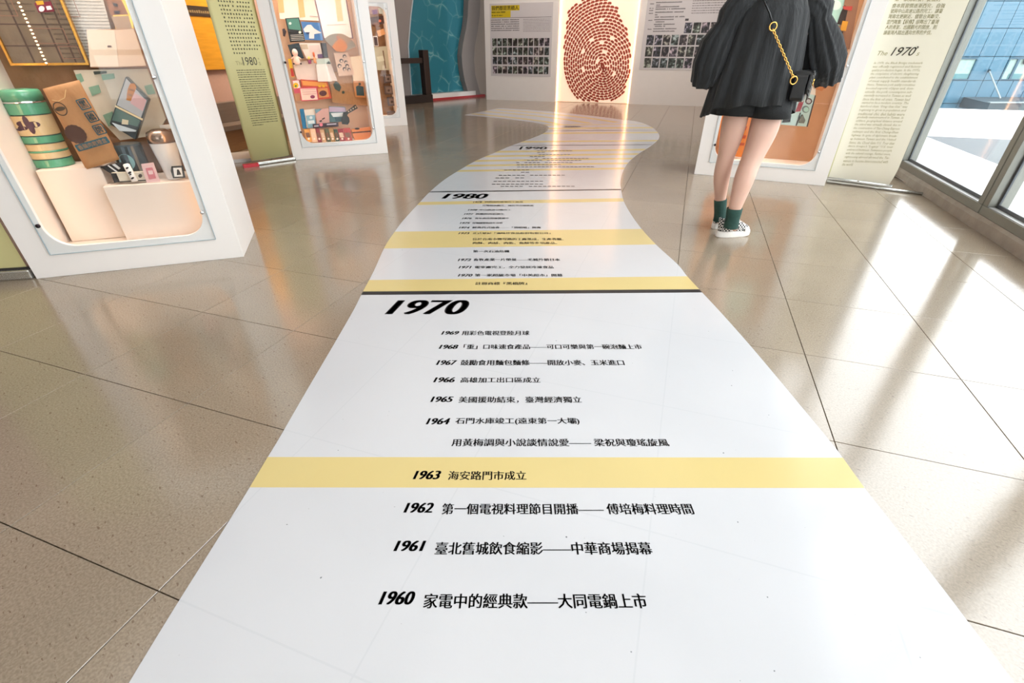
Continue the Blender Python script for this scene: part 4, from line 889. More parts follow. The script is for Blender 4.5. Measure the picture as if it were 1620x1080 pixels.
def inside(x, y):
    c = False; j = len(OL) - 1
    for i in range(len(OL)):
        if (OL[i][1] > y) != (OL[j][1] > y) and x < (OL[j][0] - OL[i][0]) * (y - OL[i][1]) / (OL[j][1] - OL[i][1]) + OL[i][0]: c = not c
        j = i
    return c
npet = 0
for k in range(0, 32):
    rx, rz = .022 + .056 * k, .06 + .058 * k; rot = .5
    ccx = cu; ccz = cz + .004 * k
    per = PI * (3 * (rx + rz) - math.sqrt((3 * rx + rz) * (rx + 3 * rz))); n = max(5, int(per / .100)); ph = random.random()
    for i in range(n):
        t_ = 2 * PI * (i + ph) / n
        x = rx * math.cos(t_); z = rz * math.sin(t_); tx = -rx * math.sin(t_); tz = rz * math.cos(t_)
        X = ccx + x * math.cos(rot) - z * math.sin(rot); Z_ = ccz + x * math.sin(rot) + z * math.cos(rot)
        if not inside(X, Z_) or random.random() < .018: continue
        aa = math.atan2(tz, tx) + rot + .10 * math.sin(7 * t_)
        if math.cos(aa) < 0: aa += PI
        q = []
        for (px_, pz_, py_) in ((-.050, -.004, 0), (-.032, -.018, 0), (.0, -.016, 0), (.034, -.017, 0), (.048, .002, 0), (.030, .020, 0), (0, .024, 0), (-.034, .018, 0)):
            px_ *= 1.06; pz_ *= 1.22
            q.append((X + px_ * math.cos(aa) - pz_ * math.sin(aa), 0.032, Z_ + px_ * math.sin(aa) + pz_ * math.cos(aa)))
        q2 = [(X + (p[0] - X) * .8, 0.012, Z_ + (p[2] - Z_) * .8) for p in q]
        b.add(q + q2, [tuple(range(8, 16))] + [(i2, (i2 + 1) % 8, 8 + (i2 + 1) % 8, 8 + i2) for i2 in range(8)]); npet += 1
stuff(b.obj('petals', M_pet, lb))
# posters
M_pgrey = mat('poster_grey', '#c9c5c6', .22, noise=(4, .02)); M_pd = mat('poster_ink', '#4b4748', .5); M_py = mat('poster_yellow', '#c9b01e', .4)
def photo_mat():
    m = bpy.data.materials.new('tiny_portrait'); m.use_nodes = True; n = m.node_tree; b = n.nodes['Principled BSDF']
    tc = n.nodes.new('ShaderNodeTexCoord'); oi = n.nodes.new('ShaderNodeObjectInfo'); nz = n.nodes.new('ShaderNodeTexNoise'); nz.noise_dimensions = '4D'; nz.inputs['Scale'].default_value = 14; nz.inputs['Detail'].default_value = 2
    mu = n.nodes.new('ShaderNodeMath'); mu.operation = 'MULTIPLY'; mu.inputs[1].default_value = 40
    n.links.new(oi.outputs['Random'], mu.inputs[0]); n.links.new(mu.outputs[0], nz.inputs['W']); n.links.new(tc.outputs['Object'], nz.inputs['Vector'])
    r = n.nodes.new('ShaderNodeValToRGB'); cr = r.color_ramp; cr.elements[0].color = lin('#1f1c20'); cr.elements[0].position = .42; cr.elements[1].color = lin('#c9bdb8'); cr.elements[1].position = .68
    e = cr.elements.new(.55); e.color = lin('#54494a'); n.links.new(nz.outputs['Fac'], r.inputs[0])
    h = n.nodes.new('ShaderNodeHueSaturation'); h.inputs['Saturation'].default_value = .9; n.links.new(oi.outputs['Random'], h.inputs['Hue']); n.links.new(r.outputs[0], h.inputs['Color'])
    n.links.new(h.outputs[0], b.inputs['Base Color']); b.inputs['Roughness'].default_value = .35
    return m
M_ph = photo_mat()
def photos(par, cells_, wd, ht):
    pm_ = None
    for (u, z) in cells_:
        if pm_ is None: o = MB().prism([rect(0, 0, wd, ht)], -.0015, 0).obj('portrait_photo', M_ph, par); pm_ = o.data
        else: o = bpy.data.objects.new('portrait_photo', pm_); col.objects.link(o); o.parent = par
        o.location = (u, -.001, z)
ul, zbm = wu(777, 120); ur, _ = wu(871, 119.5); _, ztp = wu(775, 6)
pl = empty('wall_poster', PW_.matrix(ul, -.006, zbm)); tag(pl, 'grey wall poster left of the fingerprint, four rows of portraits under a yellow title', 'poster', 'wall posters beside the fingerprint')
wp, hp = ur - ul, ztp - zbm
MB().box((0, 0, 0), (wp, .006, hp)).obj('poster_sheet', M_pgrey, pl)
def Lp(x, y): u, z = wu(x, y); return u - ul, z - zbm
a = Lp(777.5, 17.5); c = Lp(822, 16); z1 = Lp(778, 9)[1]
MB().box((a[0], -.001, a[1]), (c[0], 0, z1)).obj('title_block', M_py, pl)
a2 = Lp(777.5, 28); c2 = Lp(808, 26)
MB().box((a2[0], -.001, a2[1]), (c2[0], 0, a[1] - .002)).obj('title_block', M_py, pl)
text_face('title_text', '我們都是黑橋人', a[0] + .01, a[1] + .01, z1 - a[1] - .02, M_ink, pl, d=-.002, width=c[0] - a[0] - .03, bold=.02)
dashes('title_text', [(a2[0] + .01, c2[0] - .12, a2[1] + .09, .03), (a2[0] + .01, c2[0] - .2, a2[1] + .03, .025)], mat('title_small', '#7d7214', .5), pl, d=-.002, words=True)
a = Lp(777.5, 28.6)
MB().box((a[0], -.001, a[1] - .004), (wp - .03, 0, a[1] + .004)).obj('rule', M_pd, pl)
dashes('text_line', [(.03, wp * .48, Lp(780, 32.5 + 3.3 * i)[1], .020) for i in range(6)], M_pd, pl, d=-.001)
dashes('text_line', [(wp * .54, wp - .04, Lp(860, 30.5 + 2.4 * i)[1], .010) for i in range(9)], mat('poster_ink_light', '#7b7677', .5), pl, d=-.001, words=True)
ph = (Lp(780, 60)[1] - Lp(780, 72.5)[1]) * .98; pw = wp * .072
photos(pl, [(wp * (.035 + .0855 * i), Lp(780, [73, 87, 101.5, 116][r])[1]) for r in range(4) for i in range(11)], pw, ph)
# right poster
ul, zbm = wu(1011, 110); ztp = wu(1020, -20)[1]; wp = 2.3; hp = ztp - zbm
pl = empty('wall_poster', PW_.matrix(ul, -.006, zbm)); tag(pl, 'grey wall poster right of the fingerprint, partly behind the person, with dated lines', 'poster', 'wall posters beside the fingerprint')
MB().box((0, 0, 0), (wp, .006, hp)).obj('poster_sheet', M_pgrey, pl)
rows = []; rows2 = []
for x0, x1, y in ((1038, 1080, 4), (1038, 1044, 8), (1037.5, 1074, 11), (1037, 1085, 14.5), (1036.5, 1082, 19.5), (1036, 1040, 23.5), (1036, 1083, 27), (1035, 1065.5, 31), (1037, 1051, 34.5), (1034.5, 1067, 38.5), (1036, 1052, 41.5), (1033.5, 1070, 45.5), (1033, 1067, 49.5)):
    a = Lp(x0, y + 1); c = Lp(x1, y + 1); rows.append((a[0], c[0], a[1], .022))
for x0, x1, y in ((1028.5, 1035, 6), (1027.5, 1034, 13), (1027, 1033.5, 16.5), (1026.5, 1033, 21), (1025.5, 1032, 32), (1024.5, 1031, 46)): a = Lp(x0, y + 1); c = Lp(x1, y + 1); rows.append((a[0], c[0], a[1], .018))
for i in range(6):
    a = Lp(1096 - .5 * i, 2 + 3.9 * i); rows2.append((a[0], wp - .05, a[1], .016))
dashes('text_line', rows, M_pd, pl, d=-.001); dashes('text_line', rows2, mat('poster_ink_light', '#7b7677', .5), pl, d=-.001, words=True)
MB().box((Lp(1084, 31)[0], -.001, Lp(1084, 33)[1]), (Lp(1089.5, 31)[0], 0, Lp(1084, 29.5)[1])).obj('small_sign', M_pd, pl)
cells_ = []
for r, (x0, y, n) in enumerate(((1081.5, 52.5, 8), (1022, 71.5, 12), (1020, 89.5, 12), (1018, 107, 12))):
    a = Lp(x0, y)
    for i in range(n): cells_.append((a[0] + .178 * i, a[1]))
photos(pl, cells_, .155, (Lp(1022, 55.5)[1] - Lp(1022, 71.5)[1]))

# teal niche with a wavy grey frame
NQ = Plane((gp(684, 161) + Vector((-.24, .22, 0)))[:2], math.radians(47))
M_grey = mat('niche_grey', '#8f8784', .65, noise=(3, .05)); M_lg = mat('pale_edge', '#b9c3c9', .5)
ni = empty('water_niche', NQ.matrix()); tag(ni, 'wavy grey alcove around a teal picture of rippling water', 'wall display')
def water_mat():
    m = bpy.data.materials.new('water_picture'); m.use_nodes = True; n = m.node_tree; b = n.nodes['Principled BSDF']; L = n.links
    tc = n.nodes.new('ShaderNodeTexCoord'); nz = n.nodes.new('ShaderNodeTexNoise'); nz.inputs['Scale'].default_value = 1.6
    mx0 = n.nodes.new('ShaderNodeMix'); mx0.data_type = 'RGBA'; mx0.inputs[0].default_value = .22; L.new(tc.outputs['Object'], mx0.inputs[6]); L.new(nz.outputs['Color'], mx0.inputs[7]); L.new(tc.outputs['Object'], nz.inputs['Vector'])
    vo = n.nodes.new('ShaderNodeTexVoronoi'); vo.feature = 'DISTANCE_TO_EDGE'; vo.inputs['Scale'].default_value = 3.6; L.new(mx0.outputs[2], vo.inputs['Vector'])
    r = n.nodes.new('ShaderNodeValToRGB'); cr = r.color_ramp; cr.elements[0].color = lin('#7fb1b6'); cr.elements[0].position = 0; cr.elements[1].color = lin('#1f7587'); cr.elements[1].position = .13
    e = cr.elements.new(.035); e.color = lin('#3a8795'); L.new(vo.outputs['Distance'], r.inputs[0]); L.new(r.outputs[0], b.inputs['Base Color']); b.inputs['Roughness'].default_value = .6
    n2 = n.nodes.new('ShaderNodeTexNoise'); n2.inputs['Scale'].default_value = 2.6; L.new(tc.outputs['Object'], n2.inputs['Vector']); mr = n.nodes.new('ShaderNodeMapRange'); mr.inputs[1].default_value = .42; mr.inputs[2].default_value = .66; L.new(n2.outputs['Fac'], mr.inputs[0])
    mz = n.nodes.new('ShaderNodeMix'); mz.data_type = 'RGBA'; mz.inputs[6].default_value = lin('#1f7587'); L.new(mr.outputs[0], mz.inputs[0]); L.new(r.outputs[0], mz.inputs[7]); L.new(mz.outputs[2], b.inputs['Base Color'])
    return m
def nq(x, y, d=0): return NQ.px(x, y, d)
def col_ext(pts, ztop=4.38):    # continue the top end upward with the same waviness
    q = [nq(*p) for p in pts]; (u0, z0), (u1, z1) = q[0], q[1]; ext = []
    k = 0
    while z0 + .45 * (k + 1) < ztop: k += 1; ext.append((u0 + .10 * math.sin(k * 1.1), z0 + .45 * k))
    return [(u0 + .1 * math.sin((k + 1) * 1.1), ztop)] + ext[::-1] + q
Lb = col_ext([(652.8, 0), (650, 22), (648, 45), (645.8, 74), (647.5, 100), (651, 150)]); Rb = col_ext([(738.5, 0), (737.5, 25), (735, 45), (730, 70), (728, 88), (729.5, 108), (733, 128), (738, 144)]); Ro = col_ext([(757.4, 0), (756.5, 25), (753, 50), (748.5, 74), (747.5, 95), (749.5, 118), (754, 136), (759, 153)])
MB().prism([[(Lb[0][0], 4.38)] + Lb + [(Rb[-1][0], Rb[-1][1])] + Rb[::-1]], .12, .14).obj('water_picture', water_mat(), ni)
Rb2 = Rb + [(Rb[-1][0] + .02, 0)]; Ro2 = Ro + [(Ro[-1][0], 0)]
MB().prism([Rb2 + Ro2[::-1]], -.06, .11).obj('wavy_frame', M_grey, ni)
Lo = [(u - 1.9, z) for u, z in (Lb[0], (Lb[-1][0], 0))]
MB().prism([[(Lb[0][0] - 1.9, 4.38), (Lb[-1][0] - 1.9, 0), (Lb[-1][0], 0)] + [(u - .03, z) for u, z in Lb[::-1]]], -.02, .11).obj('wavy_frame', M_grey, ni)
MB().prism([[(u - .03, z) for u, z in Lb] + Lb[::-1]], -.03, .11).obj('wavy_edge', M_lg, ni)
MB().box((-2.0, .15, 0), (2.6, .25, 4.38)).obj('backing', mat('niche_backing', '#b8aba0', .7), ni)
MB().box((Lb[-1][0], -.10, .05), (Rb[-1][0] + .25, .11, nq(700, 147)[1])).obj('plinth', M_white, ni)
MB().box((Lb[-1][0] - 1.0, -.12, 0), (Ro[-1][0] + .1, .11, .05)).obj('red_base_strip', mat('red_strip', '#b03238', .4), ni)
# dark wooden rail
rl = empty('wooden_rail', loc=(-2.12, 13.1, 0)); rl.rotation_euler = (0, 0, math.radians(47)); tag(rl, 'dark wooden post with rails beside the teal water picture', 'railing')
M_dw = mat('dark_timber', '#26160f', .5, noise=(5, .3), stretch=(1, 1, .2)); zz = vp(671, 79, 13.0)[2]
MB().box((-.085, -.085, 0), (.085, .085, zz)).obj('post', M_dw, rl, bevel=.008)
MB().box((-2.6, -.05, .84), (-.08, .03, .95)).obj('rail', M_dw, rl, bevel=.006)
MB().box((-2.6, -.10, 0), (.10, .10, .17)).obj('base_beam', mat('dark_timber_base', '#1b0f0b', .5), rl, bevel=.006)

# ================================================================== TIMELINE STRIP
ZS = .0022
left_px = [(180, 1125), (205, 1080), (274.8, 965), (330, 877), (392, 777), (423, 725), (442.6, 692.6), (485, 619), (527.8, 546), (560, 490), (573.5, 463), (591, 430), (608.7, 391), (624, 367.7), (638, 349), (663.8, 320.7), (680.3, 303.5), (703.7, 284), (731.9, 266.3), (754, 254), (786, 240.4), (808.3, 230.8), (840, 219.5), (858, 212), (866, 206.5), (868, 202), (862, 198), (845, 194), (815, 190), (780, 186), (735, 182)]
right_px = [(1640, 1125), (1604, 1080), (1564, 1027), (1539, 995), (1497, 939), (1448, 876), (1405.6, 821), (1367, 772), (1331.7, 723), (1314.8, 701), (1249.6, 622), (1187.4, 547.8), (1140, 494.4), (1110.7, 463), (1086.7, 437), (1071.9, 418.5), (1038.5, 388), (1015, 362.5), (998, 339), (986.5, 318), (982.8, 300.5), (981.6, 288.5), (984.8, 273.7), (993.5, 257.7), (1010.7, 242.8), (1031.7, 229.3), (1042.8, 218), (1040.4, 209.5), (1030.5, 200.9), (1010.7, 193), (985, 189.5), (950, 185), (910, 180.5), (870, 176.5), (830, 173.5), (790, 171)]
def smooth(pts):
    out_ = [pts[0]]
    for i in range(len(pts) - 1):
        p0, p1, p2, p3 = pts[max(i - 1, 0)], pts[i], pts[i + 1], pts[min(i + 2, len(pts) - 1)]
        for k in range(1, 5):
            t_ = k / 4; out_.append(tuple(.5 * ((2 * p1[j]) + (-p0[j] + p2[j]) * t_ + (2 * p0[j] - 5 * p1[j] + 4 * p2[j] - p3[j]) * t_ ** 2 + (-p0[j] + 3 * p1[j] - 3 * p2[j] + p3[j]) * t_ ** 3) for j in (0, 1)))
    return out_
LW = smooth([tuple(gp(*p)[:2]) for p in left_px]); RW = smooth([tuple(gp(*p)[:2]) for p in right_px])
outline = RW + LW[::-1]
strip = MB().prism([outline], 0, ZS, axis='z').obj('timeline_strip', M_film)
tag(strip, 'long winding white timeline strip with years printed down the glossy floor', 'floor graphic')
def clip(poly, P, N):
    o_ = []
    for i in range(len(poly)):
        a, b_ = poly[i], poly[(i + 1) % len(poly)]; da = (a[0] - P[0]) * N[0] + (a[1] - P[1]) * N[1]; db = (b_[0] - P[0]) * N[0] + (b_[1] - P[1]) * N[1]
        if da >= 0: o_.append(a)
        if (da >= 0) != (db >= 0): t_ = da / (da - db); o_.append((a[0] + (b_[0] - a[0]) * t_, a[1] + (b_[1] - a[1]) * t_))
    return o_
def bandp(name, near, far, m, tail=False, lift=.0004):
    """near/far = pixel pairs (left, right) of the band's lower and upper edge"""
    poly = outline
    if not tail: poly = [p for p in outline if p[1] < 9.0]
    a, b_ = gp(*near[0]), gp(*near[1]); N = Vector((-(b_.y - a.y), b_.x - a.x)); poly = clip(poly, a, N)
    a, b_ = gp(*far[0]), gp(*far[1]); N = Vector(((b_.y - a.y), -(b_.x - a.x))); poly = clip(poly, a, N)
    if len(poly) < 3: return
    MB().prism([poly], ZS, ZS + lift, axis='z').obj(name, m, strip)
def band2(name, y0l, y0r, y1l, y1r, xl, xr, m): bandp(name, ((xl, y0l), (xr, y0r)), ((xl, y1l), (xr, y1r)), m)
band2('yellow_band', 771.5, 772.5, 723.5, 724.5, 420, 1350, M_yel)
band2('yellow_band', 461.5, 458, 443.2, 437.5, 600, 1086, M_yel)
band2('black_line', 467, 463, 461.5, 458, 573, 1112, M_ink)
band2('yellow_band', 393.4, 387, 367, 362.3, 607, 1039, M_yel)
band2('yellow_band', 324.6, 319, 320, 313.8, 660, 987, M_yel)
band2('black_line', 304.6, 300.9, 303, 299.3, 680, 982, M_ink)
for y in (270, 262, 254.5, 247.5, 240.7): band2('yellow_band', y + 1.5, y - 2.2, y - 1.3, y - 4.9, 760, 1000, M_yel)
band2('black_line', 230.9, 229.4, 230.1, 228.6, 810, 1033, M_ink)
for y in (224, 211, 203.3, 197.2): band2('yellow_band', y + 1.3, y - .2, y - 1.0, y - 2.3, 860, 1030, M_yel)
band2('black_line', 207.3, 206.5, 206.7, 205.9, 868, 1035, M_ink)
a0, a1 = (735, 180.5), (1000, 192.2)
def tailband(t0, t1):
    # along the receding left-turning tail
    def q(f): return [(lw[0] + (rw[0] - lw[0]) * f, lw[1] + (rw[1] - lw[1]) * f) for lw, rw in zip(TL, TR)]
    p = q(t0) + q(t1)[::-1]
    MB().prism([p if True else p], ZS, ZS + .0004, axis='z').obj('yellow_band', M_yel, strip)
TL = [tuple(gp(*p)[:2]) for p in ((862, 198), (845, 194), (815, 190), (780, 186), (737, 182))]; TR = [tuple(gp(*p)[:2]) for p in ((1005, 192.6), (950, 185), (890, 178.6), (840, 174.4), (795, 171.3))]
for f in (.12, .45, .75):
    p0_ = [(l[0] + (r[0] - l[0]) * f, l[1] + (r[1] - l[1]) * f) for l, r in zip(TL, TR)]; p1_ = [(l[0] + (r[0] - l[0]) * (f + .08), l[1] + (r[1] - l[1]) * (f + .08)) for l, r in zip(TL, TR)]
    poly = p0_ + p1_[::-1]
    ar = sum(poly[i][0] * poly[(i + 1) % len(poly)][1] - poly[(i + 1) % len(poly)][0] * poly[i][1] for i in range(len(poly)))
    MB().prism([poly if ar > 0 else poly[::-1]], ZS, ZS + .0004, axis='z').obj('yellow_band', M_yel, strip)
def stext(name, s, x0, x1, yb, yt, dy=0.0, **kw):
    z = ZS + .0007
    a = gp(x0, yb, z); b_ = gp(x1, yb + dy, z); t_ = gp(x0, yt, z); hgt = t_.y - a.y
    text_quad(name, s, a, b_, a + Vector((0, hgt, 0)), M_ink, strip, **kw)
YR = [('1960', 598, 654.4, 956, 935), ('1961', 621.9, 671.9, 871.5, 854.8), ('1962', 637.8, 684.4, 810.7, 795), ('1963', 652.6, 696.3, 757.8, 744.4), ('1964', 673.4, 711, 671, 661.2), ('1965', 680.3, 716.6, 635.6, 627), ('1966', 685, 719, 604.5, 596.6), ('1967', 689.6, 722.5, 577, 569.6), ('1968', 693.8, 724.5, 551.6, 545.2), ('1969', 697.6, 726, 529, 523.6),
      ('1970', 723.8, 747.3, 437.3, 433.2), ('1971', 725, 745.8, 424.5, 420.6), ('1972', 723.8, 745, 412.6, 408.9), ('1973', 724.7, 742.6, 370.3, 367.3), ('1974', 725.5, 742.5, 361.2, 358.5), ('1975', 727, 743.5, 353.8, 351.3), ('1976', 730.5, 746, 346.4, 344), ('1977', 733.6, 749, 339.6, 337.3), ('1978', 740, 755, 333, 330.8), ('1979', 748, 762.6, 320.5, 318.3)]
for s, x0, x1, yb, yt in YR: stext('year_text', s, x0, x1, yb, yt, shear=.22, bold=.06, res=4 if yb > 500 else 2)
stext('decade_text', '1970', 608, 739.7, 497, 474.6, shear=.25, bold=.055, res=6)
stext('decade_text', '1980', 698, 772, 314, 306.3, shear=.25, bold=.055, res=4)
stext('decade_text', '1990', 820.5, 866.8, 236.2, 232, shear=.25, bold=.04, res=3)
stext('decade_text', '2000', 891.6, 919.3, 201.3, 199.2, shear=.25, bold=.04, res=2)
ZH = [('家電中的經典款——大同電鍋上市', 668.5, 1026, 962, 938.5), ('臺北舊城飲食縮影——中華商場揭幕', 687, 1034, 877, 857), ('第一個電視料理節目開播—— 傅培梅料理時間', 697.8, 1099.6, 813.3, 796), ('海安路門市成立', 708, 833, 759, 744.8), ('用黃梅調與小說談情說愛—— 梁祝與瓊瑤旋風', 713.7, 1060, 705.6, 693.7), ('石門水庫竣工(遠東第一大壩)', 719.7, 917.8, 671.6, 660.5), ('美國援助結束，臺灣經濟獨立', 725, 921, 637, 627), ('高雄加工出口區成立', 728, 855.5, 605, 596.6), ('鼓勵食用麵包麵條——開放小麥、玉米進口', 728, 989, 577.6, 569), ('「重」口味速食產品——可口可樂與第一碗泡麵上市', 732.8, 1017, 552, 544.4), ('用彩色電視登陸月球', 730, 838, 530, 523),
      ('註冊商標『黑橋牌』', 751.6, 834.3, 450.5, 446), ('第一家超級市場「中美超市」開幕', 751, 890.6, 437.2, 433), ('電宰廠完工，全力發展冷凍食品', 750.8, 876, 424.5, 420.4), ('畜牧產業一片榮景——毛豬外銷日本', 748.7, 886.5, 412.6, 408.5), ('第一次石油危機', 748, 806, 399.2, 395.5), ('肉酥、肉絨、肉乾、魚酥等多項產品。', 747.5, 882, 386, 382.4), ('位於台南市鹽埕路的工廠落成，生產香腸、', 747, 892, 380, 376.2), ('正式登記「滿味珍食品股份有限公司」', 747.3, 871, 370.2, 367.2),
      ('經典西式速食——「頂呱呱」開賣', 747, 856, 361.2, 358.3), ('冠德國宴的佳作出現', 747, 795, 353.8, 351.2), ('青年商店開幕營運中', 751, 805, 346.4, 343.9), ('旗艦超商新誕生', 752, 798, 339.6, 337.2), ('中山高速公路完工', 758.5, 809, 333, 330.7), ('台灣開放觀光，國民可出國旅遊', 763, 844.3, 326.2, 323.9), ('桃園國際機場完工啟用', 766.6, 827, 320.3, 318.2)]
for s, x0, x1, yb, yt in ZH: stext('entry_text', s, x0, x1, yb, yt, bold=.03 if yb > 600 else .036, res=2 if yb > 500 else 1)
b = MB()
for y, x0, x1 in ((605, 258, 1225), (577, 145, 818), (540, 168, 818), (497, 192, 640), (463, 235, 1098), (425, 400, 640), (395, 303, 640), (355, 470, 1470), (328, 415, 1100), (300, 460, 1195), (272, 600, 1310), (248, 650, 1400), (222, 585, 840), (198, 748, 1165), (172, 672, 840), (150, 728, 1190)):
    yy = 220 + y / 8.1; xx = 760 + x0 / 8.1; xe = 760 + x1 / 8.1; z = ZS + .0008
    p0_, p1_ = gp(xx, yy + .6, z), gp(xe, yy + .4, z); hgt = gp(xx, yy - .5, z).y - p0_.y; n = int((p1_ - p0_).length / .045); dv = (p1_ - p0_) / n
    for i in range(n):
        if random.random() < .1: continue
        q = p0_ + dv * i; b.add([q, q + dv * .75, q + dv * .75 + Vector((0, hgt, 0)), q + Vector((0, hgt, 0))], [(0, 1, 2, 3)])
stuff(b.obj('entry_text', M_ink, strip))

# ================================================================== PERSON
per = empty('person', loc=(1.5, 3.25, 0)); tag(per, 'person seen from behind in a loose black blouse, black shorts and checked shoes', 'person')
PO = Vector((1.5, 3.25, 0))
def pv(x, y, Y): return vp(x, y, Y) - PO
M_skin = mat('skin', '#cfa592', .5, noise=(7, .06), c2='#d8b2a1'); M_skin.node_tree.nodes['Principled BSDF'].inputs['Subsurface Weight'].default_value = .08; M_skin.node_tree.nodes['Principled BSDF'].inputs['Subsurface Radius'].default_value = (.02, .008, .004)
def ring_at(c, rx, ry, n=20, tilt=(0, 0), yaw=0, fold=None, z=None):
    R_ = []
    for k in range(n):
        t_ = 2 * PI * k / n; q = 1 + (fold(t_) if fold else 0)
        x = rx * q * math.cos(t_); y = ry * q * math.sin(t_)
        X = x * math.cos(yaw) - y * math.sin(yaw); Y_ = x * math.sin(yaw) + y * math.cos(yaw)
        R_.append(Vector((c[0] + X, c[1] + Y_, c[2] + tilt[0] * X + tilt[1] * Y_ + (z(t_) if z else 0))))
    return R_
# one continuous body: vertices grown with a Skin modifier
sv, se, sr = [], [], []
def sk(p, r, par=None):
    sv.append(tuple(p)); sr.append(r if isinstance(r, tuple) else (r, r)); i = len(sv) - 1
    if par is not None: se.append((par, i))
    return i
pel = sk((.0, 0.0, .91), (.12, .09)); wai = sk((0, 0, 1.03), (.115, .085), pel); che = sk((0, .01, 1.20), (.135, .095), wai); upc = sk((0, .0, 1.33), (.12, .08), che)
nk = sk((0, .01, 1.415), .050, upc); nk2 = sk((0, .03, 1.46), .048, nk); hd = sk((0, .055, 1.535), (.078, .09), nk2); hd2 = sk((0, .05, 1.60), (.074, .088), hd); hd3 = sk((0, .045, 1.655), (.045, .05), hd2)
sk((0, .152, 1.545), .011, hd)
def leg(top, tm_, kn, cf, an, ft, radii):
    i = sk((top[0] * .9, top[1], .87), (.085, .09), pel)
    for p, r in zip((top, tm_, kn, cf, an, ft), radii): i = sk(p, r, i)
    return i
L_ = leg(pv(1163, 186, 3.27), pv(1157, 215, 3.28), pv(1148, 250, 3.29), pv(1142, 274, 3.31), pv(1139.5, 316, 3.33), pv(1137, 345, 3.33) , (.086, .078, .056, .062, .039, .030))
l2 = sk(Vector(sv[L_]) + Vector((.03, .05, -.055)), .02, L_)
R__ = leg(pv(1213, 190, 3.22), pv(1204, 218, 3.20), pv(1188, 254, 3.17), pv(1178, 280, 3.14), pv(1163, 328, 3.12), pv(1155, 352, 3.12), (.099, .090, .064, .073, .044, .032))
r2 = sk(Vector(sv[R__]) + Vector((.06, .005, -.055)), .02, R__)
hands = []
for sgn in (-1, 1):
    sh = sk((sgn * .155, .0, 1.335), .052, upc)
    el = sk((sgn * .30, .03, 1.08), .040, sh) if True else None
    fo = sk((sgn * .24, .20, 1.03), .033, el); wr = sk((sgn * .15, .31, 1.06), .025, fo); pa = sk((sgn * .12, .36, 1.085), (.036, .018), wr)
    for k, (dx, ln) in enumerate(((-.030, .070), (-.010, .080), (.010, .076), (.029, .060))):
        b1_ = sk((sgn * .115 + dx, .395, 1.10 + .004 * k), .0092, pa); b2_ = sk((sgn * .11 + dx, .395 + ln * .45, 1.125), .0085, b1_); sk((sgn * .105 + dx, .39 + ln * .75, 1.10), .0075, b2_)
    t1_ = sk((sgn * .155, .345, 1.11), .011, pa) if False else sk((sgn * .08, .35, 1.115), .0105, pa); sk((sgn * .06, .375, 1.14), .0095, t1_)
me = bpy.data.meshes.new('body'); me.from_pydata(sv, se, []); me.update()
bo = bpy.data.objects.new('body', me); col.objects.link(bo); bo.parent = per; me.materials.append(M_skin)
sm = bo.modifiers.new('skin', 'SKIN'); sm.use_smooth_shade = True; sm.branch_smoothing = .4
lay = me.skin_vertices[0] if me.skin_vertices else None
if lay is None:
    bpy.context.view_layer.objects.active = bo; bpy.ops.object.modifier_remove(modifier='skin') if False else None
    bm = bmesh.new(); bm.from_mesh(me); bm.verts.layers.skin.verify(); bm.to_mesh(me); bm.free(); lay = me.skin_vertices[0]
for i, r in enumerate(sr): lay.data[i].radius = (r[0], r[1]); lay.data[i].use_root = (i == 0)
ss = bo.modifiers.new('sub', 'SUBSURF'); ss.levels = 2; ss.render_levels = 2
M_hair = mat('black_hair', '#1d1815', .4, noise=(60, .3), stretch=(1, 1, .1))
rings = []
for z, rx, ry, cy in ((1.30, .10, .018, -.085), (1.38, .105, .035, -.075), (1.46, .10, .07, -.035), (1.54, .098, .098, .015), (1.61, .096, .108, .03), (1.66, .078, .09, .035), (1.695, .035, .04, .04)):
    rings.append(ring_at((0, cy, z), rx, ry, 24, fold=lambda t_: .03 * math.sin(9 * t_)))
for r_ in rings[:5]:
    for p in r_:
        if p.y > .06: p.y = .06 + (p.y - .06) * .12
MB().loft(rings).obj('hair', M_hair, per, smooth=True)
M_eye = mat('eye_dark', '#1c1512', .3)
for sgn in (-1, 1):
    MB().dome((sgn * .031, .138, 1.555), .014, .008, .007, 10, 6).obj('eye', M_eye, per, smooth=True)
    MB().dome((sgn * .083, .045, 1.545), .012, .020, .032, 10, 6).obj('ear', M_skin, per, smooth=True)
MB().dome((0, .147, 1.498), .022, .008, .006, 10, 6).obj('mouth', mat('lips', '#b3635c', .4), per, smooth=True)
# shorts
M_blk = mat('black_denim', '#1b1d1f', .8, noise=(90, .25), bump=(150, .3)); M_blouse = mat('charcoal_crinkle_cotton', '#0e0f11', .85, noise=(55, .28), c2='#232629', bump=(70, .6), stretch=(1, 1, .12), sheen=.12)
b = MB()
b.loft([ring_at((0, 0, 1.03), .135, .105, 32), ring_at((0, 0, .95), .168, .125, 32), ring_at((.005, -.01, .885), .192, .135, 32), ring_at((.005, -.01, .835), .198, .138, 32)], cap=True)
hl, hr = pv(1163, 181, 3.25), pv(1214, 185, 3.21)
for c_, rx, yaw in ((hl, .112, 0), (hr, .127, 0)):
    b.loft([ring_at((c_[0] * .92, c_[1], .87), rx * .93, rx * .98, 28), ring_at((c_[0] * .96, c_[1], .83), rx * .98, rx * 1.05, 28), ring_at((c_[0], c_[1], c_[2]), rx, rx * 1.08, 28), ring_at((c_[0], c_[1], c_[2] + .003), rx * .93, rx, 28)], cap=False)
b.obj('shorts', M_blk, per, smooth=True)
